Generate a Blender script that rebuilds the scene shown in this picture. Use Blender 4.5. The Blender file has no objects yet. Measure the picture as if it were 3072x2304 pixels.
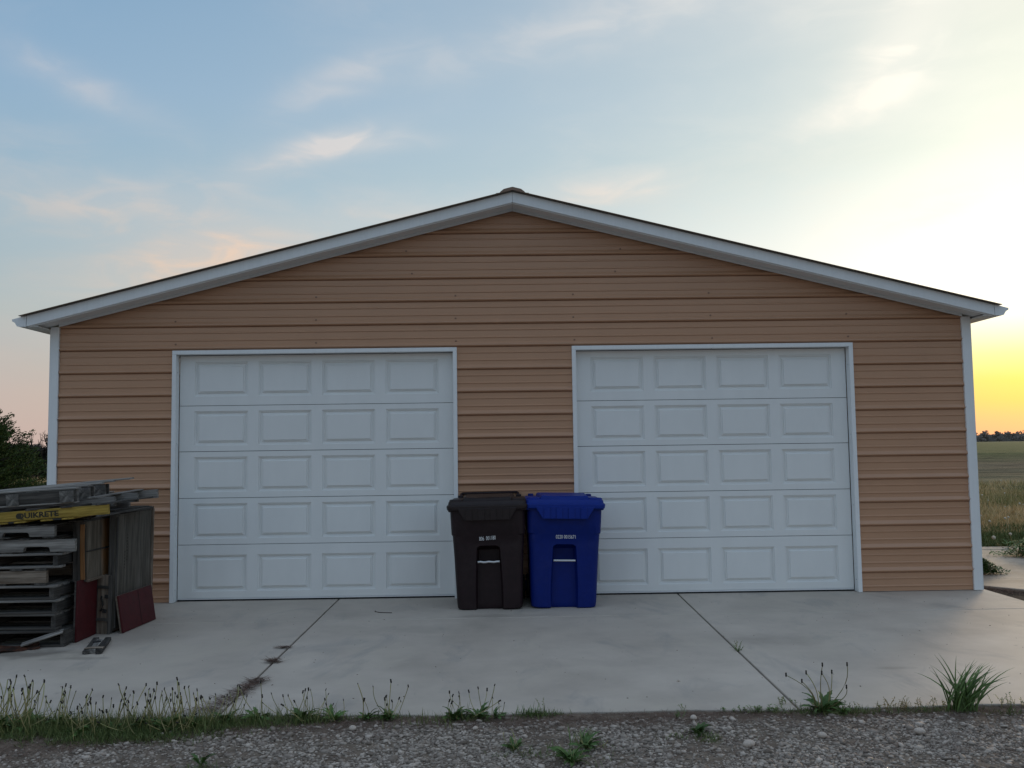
import bpy, bmesh, math, random
import numpy as np
from mathutils import Vector, Matrix, Euler

R = math.radians
random.seed(7)
rng = np.random.default_rng(11)
scene = bpy.context.scene
C = scene.collection

# ------------------------------------------------------------------ camera
cam_d = bpy.data.cameras.new('camera')
cam = bpy.data.objects.new('camera', cam_d); C.objects.link(cam)
yaw, pitch, roll = .0139, .0702, -.0137
fwd = Vector((math.sin(yaw)*math.cos(pitch), math.cos(yaw)*math.cos(pitch), math.sin(pitch)))
r0 = Vector((math.cos(yaw), -math.sin(yaw), 0)); u0 = r0.cross(fwd)
rr = r0*math.cos(roll) + u0*math.sin(roll)
uu = -r0*math.sin(roll) + u0*math.cos(roll)
M = Matrix((rr, uu, -fwd)).transposed().to_4x4()
M.translation = Vector((-.1496, -8.9337, 1.4668))
cam.matrix_world = M
cam_d.sensor_width = 36; cam_d.lens = 36*2700/3072
cam_d.clip_start = .05; cam_d.clip_end = 6000
scene.camera = cam

# ------------------------------------------------------------------ view
vs = scene.view_settings
vs.view_transform = 'Standard'; vs.look = 'None'; vs.gamma = 1; vs.exposure = .14
vs.use_curve_mapping = False
try:
    scene.cycles.max_bounces = 5; scene.cycles.diffuse_bounces = 3
    scene.cycles.glossy_bounces = 3
except Exception: pass

SUN_AZ, SUN_EL = R(37), R(7)

def lin(r, g, b):
    f = lambda c: (c/255/12.92) if c/255 <= .04045 else ((c/255+.055)/1.055)**2.4
    return (f(r), f(g), f(b), 1)

# ------------------------------------------------------------------ sky
world = bpy.data.worlds.new('World'); scene.world = world; world.use_nodes = True
wt = world.node_tree; wn = wt.nodes; wl = wt.links; wn.clear()
def N(t, **k):
    n = wn.new(t)
    for a, b in k.items(): setattr(n, a, b)
    return n
def mth(op, a, b=None, c=None, clamp=False):
    n = N('ShaderNodeMath', operation=op, use_clamp=clamp)
    for i, v in enumerate((a, b, c)):
        if v is None: continue
        if isinstance(v, (int, float)): n.inputs[i].default_value = v
        else: wl.new(v, n.inputs[i])
    return n.outputs[0]
def ramp(fac, stops, interp='EASE'):
    n = N('ShaderNodeValToRGB'); cr = n.color_ramp; cr.interpolation = interp
    while len(cr.elements) < len(stops): cr.elements.new(.5)
    for e, (p, c) in zip(cr.elements, stops): e.position = p; e.color = c if len(c) == 4 else (*c, 1)
    wl.new(fac, n.inputs[0]); return n.outputs[0]
def mixc(f, a, b, mode='MIX'):
    n = N('ShaderNodeMix', data_type='RGBA', blend_type=mode)
    for s, v in ((0, f), (6, a), (7, b)):
        if isinstance(v, (int, float)): n.inputs[s].default_value = v
        elif isinstance(v, tuple): n.inputs[s].default_value = v
        else: wl.new(v, n.inputs[s])
    return n.outputs[2]
tc = N('ShaderNodeTexCoord')
sep = N('ShaderNodeSeparateXYZ'); wl.new(tc.outputs['Generated'], sep.inputs[0])
X, Y, Zc = sep.outputs
el = mth('ARCSINE', Zc)                       # radians
az = mth('ARCTAN2', X, Y)                     # 0 = +y, + to the right
elp = mth('MAXIMUM', Zc, 0.0)
hlen = mth('SQRT', mth('ADD', mth('MULTIPLY', X, X), mth('MULTIPLY', Y, Y)))
cosd = mth('DIVIDE', mth('ADD', mth('MULTIPLY', X, math.sin(SUN_AZ)), mth('MULTIPLY', Y, math.cos(SUN_AZ))), mth('MAXIMUM', hlen, .001))
dang = mth('ARCCOSINE', mth('MINIMUM', mth('MAXIMUM', cosd, -1.0), 1.0))
dfac = mth('DIVIDE', dang, math.pi)
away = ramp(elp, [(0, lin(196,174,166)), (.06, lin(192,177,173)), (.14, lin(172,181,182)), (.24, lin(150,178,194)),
                  (.36, lin(138,170,198)), (.46, lin(121,159,192)), (.62, lin(160,184,212)), (1, lin(182,198,220))], 'LINEAR')  # top stops, out of view, raised to throw more light on the foreground
def hi(c, s): return (c[0]*s, c[1]*s, c[2]*s, 1)
toward = ramp(elp, [(0, lin(255,168,132)), (.022, lin(255,190,120)), (.040, lin(255,212,100)), (.060, hi(lin(255,232,104), 1.0)), (.085, hi(lin(255,247,160), 1.05)),
                    (.12, (1.25,1.2,.95,1)), (.16, (1.45,1.40,1.22,1)), (.21, (1.35,1.30,1.12,1)), (.29, (1.0,1.02,.86,1)), (.38, (.88,.90,.78,1)), (.47, (.88,.86,.76,1)), (.62, (.62,.68,.74,1)), (1, lin(182,198,220))], 'LINEAR')
g = lambda v: (v, v, v, 1)
tf = ramp(dfac, [(0, g(1)), (.04, g(.93)), (.067, g(.76)), (.11, g(.52)), (.16, g(.34)), (.205, g(.23)), (.30, g(.09)), (.40, g(.0))], 'LINEAR')
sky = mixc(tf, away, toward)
# wisps: elongated clouds at their own places in the sky, broken up by noise
cv = N('ShaderNodeCombineXYZ'); wl.new(az, cv.inputs[0]); wl.new(el, cv.inputs[1])
def noise(scale, sx, sy, rot, detail=6, rough=.6, dist=.6, off=0):
    mp = N('ShaderNodeMapping'); wl.new(cv.outputs[0], mp.inputs[0])
    mp.inputs['Scale'].default_value = (sx, sy, 1); mp.inputs['Rotation'].default_value = (0, 0, rot)
    mp.inputs['Location'].default_value = (off, off*.7, off*.3)
    nt = N('ShaderNodeTexNoise'); wl.new(mp.outputs[0], nt.inputs[0])
    nt.inputs['Scale'].default_value = scale; nt.inputs['Detail'].default_value = detail
    nt.inputs['Roughness'].default_value = rough; nt.inputs['Distortion'].default_value = dist
    return nt.outputs[0]
n1 = noise(7, 1, 3.2, -.25, off=1.3)
n2 = noise(12, 1, 2.6, -.35, detail=6, rough=.5, dist=.8, off=4.1)
n3 = noise(3.2, 1, 2.0, -.3, off=2.2)
veil = ramp(n3, [(.38, g(0)), (.72, g(1))])
wisp = ramp(n2, [(.40, g(0)), (.72, g(1))])
soft = ramp(n1, [(.36, g(0)), (.66, g(1))])
# (azimuth deg, elevation deg, half length deg, half width deg, tilt deg, strength)
clouds = [(-17.5, 11.9, 6.0, 2.4, 12, 1.0), (-12.0, 18.2, 4.6, .85, 20, .95), (-8.8, 18.8, 3.4, .55, 4, .85), (-10.0, 22.6, 4.0, 1.1, 30, .5),
          (-25, 20.6, 5.0, .9, -20, .45), (7.0, 16.0, 5.5, 1.0, 3, .75), (9.0, 26.0, 7.0, 1.5, 10, .45), (22.0, 19.5, 3.6, .9, 14, 1.1), (25.0, 22.6, 3.6, 1.8, 40, 1.1),
          (25, 27, 6, 1.8, 15, .8), (-24, 14.5, 7, 1.6, 8, .45), (-6, 14.5, 6, 1.2, 5, .4), (-2, 24, 6, 1.3, 12, .3), (31, 14, 8, 1.4, 8, .5), (-45, 18, 12, 2, -10, .6), (-70, 25, 14, 3, 5, .6), (60, 22, 12, 3, 12, .6), (150, 25, 16, 3, 4, .5), (-140, 30, 18, 3, -6, .5), (95, 30, 14, 3, 3, .5)]
tot = None
for (a0, e0, sa, sb, tilt, st) in clouds:
    du = mth('MULTIPLY', mth('SUBTRACT', az, R(a0)), math.cos(R(e0))); dv = mth('SUBTRACT', el, R(e0))
    ct, sn = math.cos(R(tilt)), math.sin(R(tilt))
    p = mth('DIVIDE', mth('ADD', mth('MULTIPLY', du, ct), mth('MULTIPLY', dv, sn)), R(sa))
    q = mth('DIVIDE', mth('SUBTRACT', mth('MULTIPLY', dv, ct), mth('MULTIPLY', du, sn)), R(sb))
    ga = mth('MULTIPLY', mth('EXPONENT', mth('MULTIPLY', mth('ADD', mth('MULTIPLY', p, p), mth('MULTIPLY', q, q)), -1.0)), st)
    tot = ga if tot is None else mth('ADD', tot, ga)
wisps = mth('MULTIPLY', tot, mth('ADD', mth('MULTIPLY', wisp, .70), .45), clamp=True)
body = mth('ADD', wisps, mth('MULTIPLY', soft, mth('MULTIPLY', veil, .22)), clamp=True)
body = mth('MULTIPLY', body, ramp(elp, [(.03, g(0)), (.14, g(1))]))
ccol = mixc(tf, lin(238,212,194), (1.25, 1.14, .98, 1))
ccol = mixc(ramp(elp, [(.16, g(1)), (.34, g(0))]), ccol, lin(255,208,168), 'MIX')
ccol2 = mixc(tf, lin(226,212,205), (1.3, 1.22, 1.05, 1))
ccolf = mixc(ramp(elp, [(.22, g(0)), (.34, g(1))]), ccol, ccol2)
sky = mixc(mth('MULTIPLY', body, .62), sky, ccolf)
# physical sky adds its share
nish = N('ShaderNodeTexSky', sky_type='NISHITA'); nish.sun_disc = False
nish.sun_elevation = SUN_EL; nish.sun_rotation = SUN_AZ
bgN = N('ShaderNodeBackground'); wl.new(nish.outputs[0], bgN.inputs[0]); bgN.inputs[1].default_value = .005
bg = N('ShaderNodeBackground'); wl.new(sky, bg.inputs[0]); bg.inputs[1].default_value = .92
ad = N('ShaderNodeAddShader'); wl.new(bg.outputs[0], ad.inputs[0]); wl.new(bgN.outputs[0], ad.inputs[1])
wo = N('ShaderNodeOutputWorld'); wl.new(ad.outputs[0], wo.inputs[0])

sun_d = bpy.data.lights.new('sun', 'SUN'); sun_d.energy = 1.0; sun_d.angle = R(11); sun_d.color = (1, .72, .45)
sun = bpy.data.objects.new('sun', sun_d); C.objects.link(sun)
sdir = Vector((math.sin(SUN_AZ)*math.cos(SUN_EL), math.cos(SUN_AZ)*math.cos(SUN_EL), math.sin(SUN_EL)))
sun.rotation_euler = sdir.to_track_quat('Z', 'Y').to_euler(); sun.location = sdir*60

# ================================================================== materials
def mat(name, col, rough=.6, spec=.4, metal=0, vary=0, vscale=3, col2=None, grain=None, bump=0, bscale=60, rnd=0, attr=None, stretch=(1,1,1), dirt=0, dirtcol=(.05,.045,.04)):
    m = bpy.data.materials.new(name); m.use_nodes = True
    t = m.node_tree; n = t.nodes; l = t.links
    b = n['Principled BSDF']
    b.inputs['Roughness'].default_value = rough; b.inputs['Metallic'].default_value = metal
    b.inputs['Specular IOR Level'].default_value = spec
    tcn = n.new('ShaderNodeTexCoord'); mp = n.new('ShaderNodeMapping')
    l.new(tcn.outputs['Object'], mp.inputs[0]); mp.inputs['Scale'].default_value = stretch
    cur = None
    def mx(f, a, c, mode='MIX'):
        q = n.new('ShaderNodeMix'); q.data_type = 'RGBA'; q.blend_type = mode
        for s, v in ((0, f), (6, a), (7, c)):
            if isinstance(v, (int, float)): q.inputs[s].default_value = v
            elif isinstance(v, tuple): q.inputs[s].default_value = v if len(v) == 4 else (*v, 1)
            else: l.new(v, q.inputs[s])
        return q.outputs[2]
    def nz(scale, detail=5, rough=.6, dist=0):
        q = n.new('ShaderNodeTexNoise'); l.new(mp.outputs[0], q.inputs[0]); q.inputs['Scale'].default_value = scale
        q.inputs['Detail'].default_value = detail; q.inputs['Roughness'].default_value = rough; q.inputs['Distortion'].default_value = dist
        return q.outputs[0]
    def rp(f, a, c, ca=0., cc=1.):
        q = n.new('ShaderNodeMapRange'); l.new(f, q.inputs[0]); q.inputs[1].default_value = a; q.inputs[2].default_value = c
        q.inputs[3].default_value = ca; q.inputs[4].default_value = cc; return q.outputs[0]
    base = (*col, 1)
    if attr:
        a = n.new('ShaderNodeAttribute'); a.attribute_name = attr
        cur = mx(a.outputs['Fac'], base, (*col2, 1))
    elif col2:
        cur = mx(rp(nz(vscale), .35, .65), base, (*col2, 1))
    else: cur = base
    if vary:
        cur = mx(1.0, cur, mx(rp(nz(vscale*2.7, 8), .3, .7), (1-vary,)*3, (1+vary,)*3), 'MULTIPLY')
    if rnd:
        oi = n.new('ShaderNodeObjectInfo')
        cur = mx(1.0, cur, mx(oi.outputs['Random'], (1-rnd, 1-rnd, 1-rnd), (1+rnd, 1+rnd*.9, 1+rnd*.8)), 'MULTIPLY')
    if dirt:
        cur = mx(rp(nz(vscale*.8, 9, .7, 1.0), .52, .78, 0, dirt), cur, dirtcol)
    if isinstance(cur, tuple): b.inputs['Base Color'].default_value = cur
    else: l.new(cur, b.inputs['Base Color'])
    if bump:
        bn = n.new('ShaderNodeBump'); bn.inputs['Strength'].default_value = bump; bn.inputs['Distance'].default_value = .004
        l.new(nz(bscale, 6), bn.inputs['Height']); l.new(bn.outputs[0], b.inputs['Normal'])
    return m

def streak(m, scale=6, amt=.25):           # rain streaks and dust, vertical, on a painted metal wall
    t = m.node_tree; n = t.nodes; l = t.links; b = n['Principled BSDF']
    src = b.inputs['Base Color'].links[0].from_socket if b.inputs['Base Color'].links else None
    tcn = n.new('ShaderNodeTexCoord'); mp = n.new('ShaderNodeMapping'); mp.inputs['Scale'].default_value = (scale, scale, .5)
    l.new(tcn.outputs['Object'], mp.inputs[0]); q = n.new('ShaderNodeTexNoise'); l.new(mp.outputs[0], q.inputs[0]); q.inputs['Detail'].default_value = 6
    mr = n.new('ShaderNodeMapRange'); l.new(q.outputs[0], mr.inputs[0]); mr.inputs[1].default_value = .35; mr.inputs[2].default_value = .7
    mr.inputs[3].default_value = 1.0; mr.inputs[4].default_value = 1-amt
    x = n.new('ShaderNodeMix'); x.data_type = 'RGBA'; x.blend_type = 'MULTIPLY'; x.inputs[0].default_value = 1
    if src: l.new(src, x.inputs[6])
    else: x.inputs[6].default_value = b.inputs['Base Color'].default_value
    cb = n.new('ShaderNodeCombineColor')
    for i in range(3): l.new(mr.outputs[0], cb.inputs[i])
    l.new(cb.outputs[0], x.inputs[7]); l.new(x.outputs[2], b.inputs['Base Color'])
    return m

SID = mat('tan_siding_paint', (.480,.273,.164), .34, .5, vary=.035, vscale=.7, bump=.03, bscale=5)
TRIM = streak(mat('white_trim_paint', (.80,.82,.82), .4, .5, vary=.02, vscale=2), 8, .04)
DOOR = streak(mat('white_door_paint', (.79,.80,.785), .5, .4, vary=.015, vscale=1, bump=.05, bscale=220), 1.5, .035)
SEAL = mat('black_rubber_seal', (.012,.012,.013), .7)
DARK = mat('dark_gap', (.02,.02,.02), .9)
ROOF = mat('brown_roof_metal', (.22,.14,.095), .45, .5, vary=.1)
RAKE = mat('grey_rake_edge', (.12,.115,.10), .5, .4, .3)
SCREW = mat('brown_screw_head', (.24,.14,.09), .4, .5, .3)
def concrete(name, c1, c2, stains=()):
    m = mat(name, c1, .62, .35, col2=c2, vscale=.8, vary=.09, bump=.25, bscale=120)
    t = m.node_tree; n = t.nodes; l = t.links; b = n['Principled BSDF']
    src = b.inputs['Base Color'].links[0].from_socket
    tcn = n.new('ShaderNodeTexCoord')
    def layer(src, scale, lo, hi_, amt, col, sc=(1,1,1)):
        mp = n.new('ShaderNodeMapping'); l.new(tcn.outputs['Object'], mp.inputs[0]); mp.inputs['Scale'].default_value = sc
        q = n.new('ShaderNodeTexNoise'); l.new(mp.outputs[0], q.inputs[0]); q.inputs['Scale'].default_value = scale; q.inputs['Detail'].default_value = 9
        q.inputs['Roughness'].default_value = .65; q.inputs['Distortion'].default_value = .8
        mr = n.new('ShaderNodeMapRange'); l.new(q.outputs[0], mr.inputs[0]); mr.inputs[1].default_value = lo; mr.inputs[2].default_value = hi_; mr.inputs[4].default_value = amt
        x = n.new('ShaderNodeMix'); x.data_type = 'RGBA'; l.new(mr.outputs[0], x.inputs[0]); l.new(src, x.inputs[6]); x.inputs[7].default_value = (*col, 1)
        return x.outputs[2]
    src = layer(src, 1.1, .50, .68, .6, (.50,.44,.36))
    src = layer(src, 2.3, .55, .72, .6, (.27,.255,.24), (1,.5,1))
    src = layer(src, 14, .66, .74, .45, (.22,.20,.18))
    src = layer(src, 60, .70, .76, .45, (.10,.095,.09))
    for (cx, cy, rx_, ry_, amt) in stains:
        mp = n.new('ShaderNodeMapping'); l.new(tcn.outputs['Object'], mp.inputs[0])
        mp.inputs['Location'].default_value = (-cx/rx_, -cy/ry_, 0); mp.inputs['Scale'].default_value = (1/rx_, 1/ry_, 0)
        ln = n.new('ShaderNodeVectorMath'); ln.operation = 'LENGTH'; l.new(mp.outputs[0], ln.inputs[0])
        q = n.new('ShaderNodeTexNoise'); l.new(tcn.outputs['Object'], q.inputs[0]); q.inputs['Scale'].default_value = 7; q.inputs['Detail'].default_value = 7
        sm = n.new('ShaderNodeMath'); sm.operation = 'MULTIPLY_ADD'; l.new(q.outputs[0], sm.inputs[0]); sm.inputs[1].default_value = 1.6; l.new(ln.outputs['Value'], sm.inputs[2])
        mr = n.new('ShaderNodeMapRange'); l.new(sm.outputs[0], mr.inputs[0]); mr.inputs[1].default_value = 1.1; mr.inputs[2].default_value = 1.8; mr.inputs[3].default_value = amt; mr.inputs[4].default_value = 0
        x = n.new('ShaderNodeMix'); x.data_type = 'RGBA'; l.new(mr.outputs[0], x.inputs[0]); l.new(src, x.inputs[6]); x.inputs[7].default_value = (.10,.085,.07,1)
        src = x.outputs[2]
    l.new(src, b.inputs['Base Color']); return m
CONC = concrete('poured_concrete', (.41,.355,.298), (.52,.455,.385), ((-3.65,-2.15,.50,.16,.55),(-3.2,-2.32,.30,.07,.35),(1.95,-2.1,.5,.25,.16),(-.9,-1.5,.8,.22,.14),(.4,-2.7,.9,.15,.10),(3.3,-1.9,.5,.2,.12),(-.25,-.95,.6,.10,.22),(2.4,-3.0,.16,.05,.25)))
PATHC = concrete('path_concrete', (.25,.22,.18), (.31,.275,.225))

def wood(name, c1, c2, rnd=.25, dirt=.5, st=(.35,5,5)):
    m = mat(name, c1, .85, .15, col2=c2, vscale=5, vary=.35, bump=.8, bscale=26, rnd=rnd, stretch=st, dirt=dirt, dirtcol=(.02,.018,.016))
    return m
WG = wood('weathered_grey_wood', (.115,.108,.10), (.27,.255,.235))
WD = wood('dark_weathered_wood', (.040,.037,.034), (.095,.088,.08))
WL = wood('lighter_weathered_wood', (.13,.10,.075), (.24,.20,.16))
WY = wood('yellow_painted_wood', (.25,.17,.035), (.36,.25,.06), rnd=.08, dirt=.6)
WR = mat('dark_red_paint', (.066,.008,.010), .6, .25, vary=.18, vscale=6, dirt=.2)
PLY = wood('weathered_plywood', (.075,.066,.054), (.14,.125,.105), rnd=.1, st=(5,5,.35))
def plymat(name, axis_lo, axis_hi, ax, warm):
    m = wood(name, (.085,.070,.053), (.16,.135,.105), rnd=.05, st=(5,5,.35))
    t = m.node_tree; n = t.nodes; l = t.links; b = n['Principled BSDF']; src = b.inputs['Base Color'].links[0].from_socket
    tcn = n.new('ShaderNodeTexCoord'); s = n.new('ShaderNodeSeparateXYZ'); l.new(tcn.outputs['Object'], s.inputs[0])
    q = n.new('ShaderNodeTexNoise'); l.new(tcn.outputs['Object'], q.inputs[0]); q.inputs['Scale'].default_value = 9; q.inputs['Detail'].default_value = 6
    ad_ = n.new('ShaderNodeMath'); ad_.operation = 'MULTIPLY_ADD'; l.new(q.outputs[0], ad_.inputs[0]); ad_.inputs[1].default_value = .10; l.new(s.outputs[ax], ad_.inputs[2])
    mr = n.new('ShaderNodeMapRange'); l.new(ad_.outputs[0], mr.inputs[0]); mr.inputs[1].default_value = axis_lo; mr.inputs[2].default_value = axis_hi
    x = n.new('ShaderNodeMix'); x.data_type = 'RGBA'; l.new(mr.outputs[0], x.inputs[0]); l.new(src, x.inputs[6]); x.inputs[7].default_value = (*warm, 1)
    l.new(x.outputs[2], b.inputs['Base Color']); return m
PLYB = plymat('orange_stained_plywood', .27, .37, 1, (.30,.14,.045))
ORW = wood('orange_wood', (.30,.14,.05), (.22,.11,.05), dirt=.2)
ROPE = mat('dark_rope', (.02,.018,.015), .9)
BROWNP = mat('brown_black_plastic', (.017,.0085,.0105), .48, .28, vary=.22, vscale=6, bump=.15, bscale=160, dirt=.10, dirtcol=(.12,.11,.10))
BLUEP = mat('blue_plastic', (.0004,.0135,.15), .5, .22, vary=.10, vscale=6, bump=.15, bscale=160, dirt=.08, dirtcol=(.12,.12,.14))
BLUEL = mat('blue_lid_plastic', (.0006,.022,.22), .5, .25, vary=.05, vscale=6, bump=.12, bscale=160)
BROWNL = mat('dark_brown_lid_plastic', (.020,.013,.013), .46, .30, vary=.12, vscale=6)
STEEL = mat('galvanised_bar', (.62,.63,.64), .35, .5, .6)
PRINT = mat('white_print', (.78,.78,.78), .6)
BLACKINK = mat('black_stencil_ink', (.035,.030,.018), .8)
TAG = mat('yellow_tag', (.45,.48,.06), .6)
RUBBER = mat('black_tyre_rubber', (.015,.015,.015), .8)
LEAF = mat('dandelion_leaf', (.075,.14,.034), .55, .35, vary=.25, vscale=30, rnd=.3)
STEM = mat('dandelion_stem', (.36,.29,.15), .6, .3, rnd=.35, col2=(.24,.27,.10), vscale=9)
HEAD = mat('spent_flower_head', (.035,.03,.022), .8, rnd=.4)
PUFF = mat('white_seed_puff', (.55,.52,.42), .9)
GRASSG = mat('green_grass_blades', (.062,.105,.028), .6, .3, attr='tint', col2=(.22,.23,.08))
BLADE = mat('tall_grass_blade', (.10,.17,.045), .5, .4, vary=.2, vscale=20, rnd=.35)
DRY = mat('dry_thatch', (.08,.048,.038), .9, .1, attr='tint', col2=(.23,.155,.12))
GOLD = mat('golden_field_weeds', (.15,.17,.05), .8, .1, attr='tint', col2=(.70,.48,.25))
SOILM = mat('dark_soil', (.13,.10,.078), .95, .1, col2=(.22,.175,.135), vscale=8, vary=.3, bump=.9, bscale=45)
GRAV = mat('limestone_gravel', (.145,.115,.092), .85, .2, attr='tint', col2=(.58,.495,.42), vary=.18, vscale=40)
ORL = mat('orange_weed_leaf', (.17,.10,.02), .6, .3, vary=.3, vscale=30, rnd=.4, col2=(.05,.07,.015))
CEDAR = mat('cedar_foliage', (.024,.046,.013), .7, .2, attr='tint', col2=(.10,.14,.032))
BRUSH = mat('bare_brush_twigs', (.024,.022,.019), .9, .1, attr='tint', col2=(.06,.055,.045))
BARK = mat('dark_bark', (.05,.042,.035), .9, .1, vary=.3, vscale=12)
FAR = mat('haze_paled_foliage', (.22,.195,.175), .9, .1, attr='tint', col2=(.36,.30,.26))  # foliage colour lightened to stand in for haze over the distance

# ================================================================== helpers
def link(o): C.objects.link(o); return o
def props(o, label=None, cat=None, group=None, kind=None):
    if label: o['label'] = label
    if cat: o['category'] = cat
    if group: o['group'] = group
    if kind: o['kind'] = kind
    return o
def thing(name, label, cat, loc=(0,0,0), rot=(0,0,0), group=None):
    o = link(bpy.data.objects.new(name, None)); o.location = loc; o.rotation_euler = rot; o.empty_display_size = .1
    return props(o, label, cat, group)
class MB:
    def __init__(s): s.v = []; s.f = []
    def add(s, vs_, fs):
        b = len(s.v); s.v += [tuple(p) for p in vs_]; s.f += [tuple(b+i for i in f) for f in fs]; return s
    def box(s, x0, x1, y0, y1, z0, z1):
        return s.add([(x0,y0,z0),(x1,y0,z0),(x1,y1,z0),(x0,y1,z0),(x0,y0,z1),(x1,y0,z1),(x1,y1,z1),(x0,y1,z1)],
              [(0,3,2,1),(4,5,6,7),(0,1,5,4),(1,2,6,5),(2,3,7,6),(3,0,4,7)])
    def prism(s, poly, a0, a1, axis='y'):
        k = len(poly)
        def P(p, a):
            return (p[0], a, p[1]) if axis == 'y' else ((a, p[0], p[1]) if axis == 'x' else (p[0], p[1], a))
        vs_ = [P(p, a0) for p in poly] + [P(p, a1) for p in poly]
        fs = [tuple(range(k)), tuple(range(2*k-1, k-1, -1))] + [(i, k+i, k+(i+1) % k, (i+1) % k) for i in range(k)]
        return s.add(vs_, fs)
    def tube(s, pts, rad, seg=6, cap=True):
        pts = [Vector(p) for p in pts]; n = len(pts)
        rads = rad if isinstance(rad, (list, tuple)) else [rad]*n
        vs_ = []
        for i, p in enumerate(pts):
            d = (pts[min(i+1, n-1)] - pts[max(i-1, 0)])
            d = d.normalized() if d.length > 1e-9 else Vector((0,0,1))
            a = d.cross(Vector((0,0,1)) if abs(d.z) < .9 else Vector((1,0,0))).normalized(); b = d.cross(a)
            for k in range(seg):
                t = 2*math.pi*k/seg; vs_.append(p + (a*math.cos(t)+b*math.sin(t))*rads[i])
        fs = [(i*seg+k, i*seg+(k+1) % seg, (i+1)*seg+(k+1) % seg, (i+1)*seg+k) for i in range(n-1) for k in range(seg)]
        if cap: fs += [tuple(range(seg)), tuple(range((n-1)*seg+seg-1, (n-1)*seg-1, -1))]
        return s.add(vs_, fs)
    def loft(s, rings, cap0=True, cap1=True):
        k = len(rings[0]); vs_ = [p for r_ in rings for p in r_]
        fs = [(i*k+j, i*k+(j+1) % k, (i+1)*k+(j+1) % k, (i+1)*k+j) for i in range(len(rings)-1) for j in range(k)]
        if cap0: fs.append(tuple(range(k-1, -1, -1)))
        if cap1: fs.append(tuple(range((len(rings)-1)*k, len(rings)*k)))
        return s.add(vs_, fs)
    def mesh(s, name, m, smooth=False, fix=True):
        me = bpy.data.meshes.new(name); me.from_pydata(s.v, [], s.f)
        if fix:
            bm = bmesh.new(); bm.from_mesh(me); bmesh.ops.recalc_face_normals(bm, faces=bm.faces); bm.to_mesh(me); bm.free()
        me.materials.append(m)
        if smooth: me.polygons.foreach_set('use_smooth', [True]*len(me.polygons))
        me.update(); return me
    def build(s, name, m, parent=None, loc=(0,0,0), rot=(0,0,0), smooth=False, fix=True, bevel=0, autosm=False):
        o = link(bpy.data.objects.new(name, s.mesh(name, m, smooth, fix))); o.location = loc; o.rotation_euler = rot
        if parent: o.parent = parent
        if bevel:
            b = o.modifiers.new('bevel', 'BEVEL'); b.width = bevel; b.segments = 2; b.limit_method = 'ANGLE'; b.angle_limit = R(35)
            if autosm:
                o.data.polygons.foreach_set('use_smooth', [True]*len(o.data.polygons))
                b.harden_normals = True
        return o
def inst(name, me, parent=None, loc=(0,0,0), rot=(0,0,0), sc=(1,1,1)):
    o = link(bpy.data.objects.new(name, me)); o.location = loc; o.rotation_euler = rot; o.scale = sc
    if parent: o.parent = parent
    return o
def np_mesh(name, V, F4=None, F3=None, mt=None, tint=None, smooth=False):
    me = bpy.data.meshes.new(name)
    n4 = 0 if F4 is None else len(F4); n3 = 0 if F3 is None else len(F3)
    me.vertices.add(len(V)); me.vertices.foreach_set('co', V.astype(np.float32).ravel())
    loops = np.concatenate([a.ravel() for a in (F4, F3) if a is not None]).astype(np.int32)
    me.loops.add(len(loops)); me.loops.foreach_set('vertex_index', loops)
    tot_ = np.concatenate([np.full(n4, 4), np.full(n3, 3)]).astype(np.int32)
    st = np.concatenate([[0], np.cumsum(tot_)[:-1]]).astype(np.int32)
    me.polygons.add(n4+n3); me.polygons.foreach_set('loop_start', st); me.polygons.foreach_set('loop_total', tot_)
    if tint is not None:
        a = me.attributes.new('tint', 'FLOAT', 'POINT'); a.data.foreach_set('value', tint.astype(np.float32))
    me.update(calc_edges=True); me.validate()
    if smooth: me.polygons.foreach_set('use_smooth', np.ones(n4+n3, bool))
    if mt: me.materials.append(mt)
    return me
def blades(P, L, Wd, lean, head=None, droop=.3, tint=None, flat=False):
    """thin bent blades: P roots (n,3), L length, Wd width, lean radians from vertical"""
    n = len(P); head = rng.uniform(0, 2*np.pi, n) if head is None else head
    d = np.stack([np.cos(head), np.sin(head)], 1); s = np.stack([-d[:,1], d[:,0]], 1)
    if True:
        tw = rng.uniform(0, 2*np.pi, n); s = np.stack([np.cos(tw), np.sin(tw)], 1)
    def at(t, w):
        h = L*t*np.cos(lean*(1+droop*t)); o = L*t*np.sin(np.minimum(lean*(1+droop*t), 1.5))
        c = P + np.concatenate([d*o[:,None], h[:,None]], 1)
        a = c.copy(); b = c.copy(); a[:,:2] -= s*w[:,None]/2; b[:,:2] += s*w[:,None]/2
        return a, b
    a0, b0 = at(0, Wd); a1, b1 = at(.55, Wd*.8); t0, _ = at(1.0, Wd*0)
    V = np.stack([a0, b0, b1, a1, t0], 1).reshape(-1, 3)
    i = np.arange(n)*5
    F4 = np.stack([i, i+1, i+2, i+3], 1); F3 = np.stack([i+3, i+2, i+4], 1)
    T = np.repeat(rng.uniform(0, 1, n) if tint is None else tint, 5)
    return V, F4, F3, T
def blade_obj(name, P, L, Wd, lean, m, parent=None, **k):
    V, F4, F3, T = blades(P, L, Wd, lean, **k)
    o = link(bpy.data.objects.new(name, np_mesh(name, V, F4, F3, m, T)))
    if parent: o.parent = parent
    return o
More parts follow.
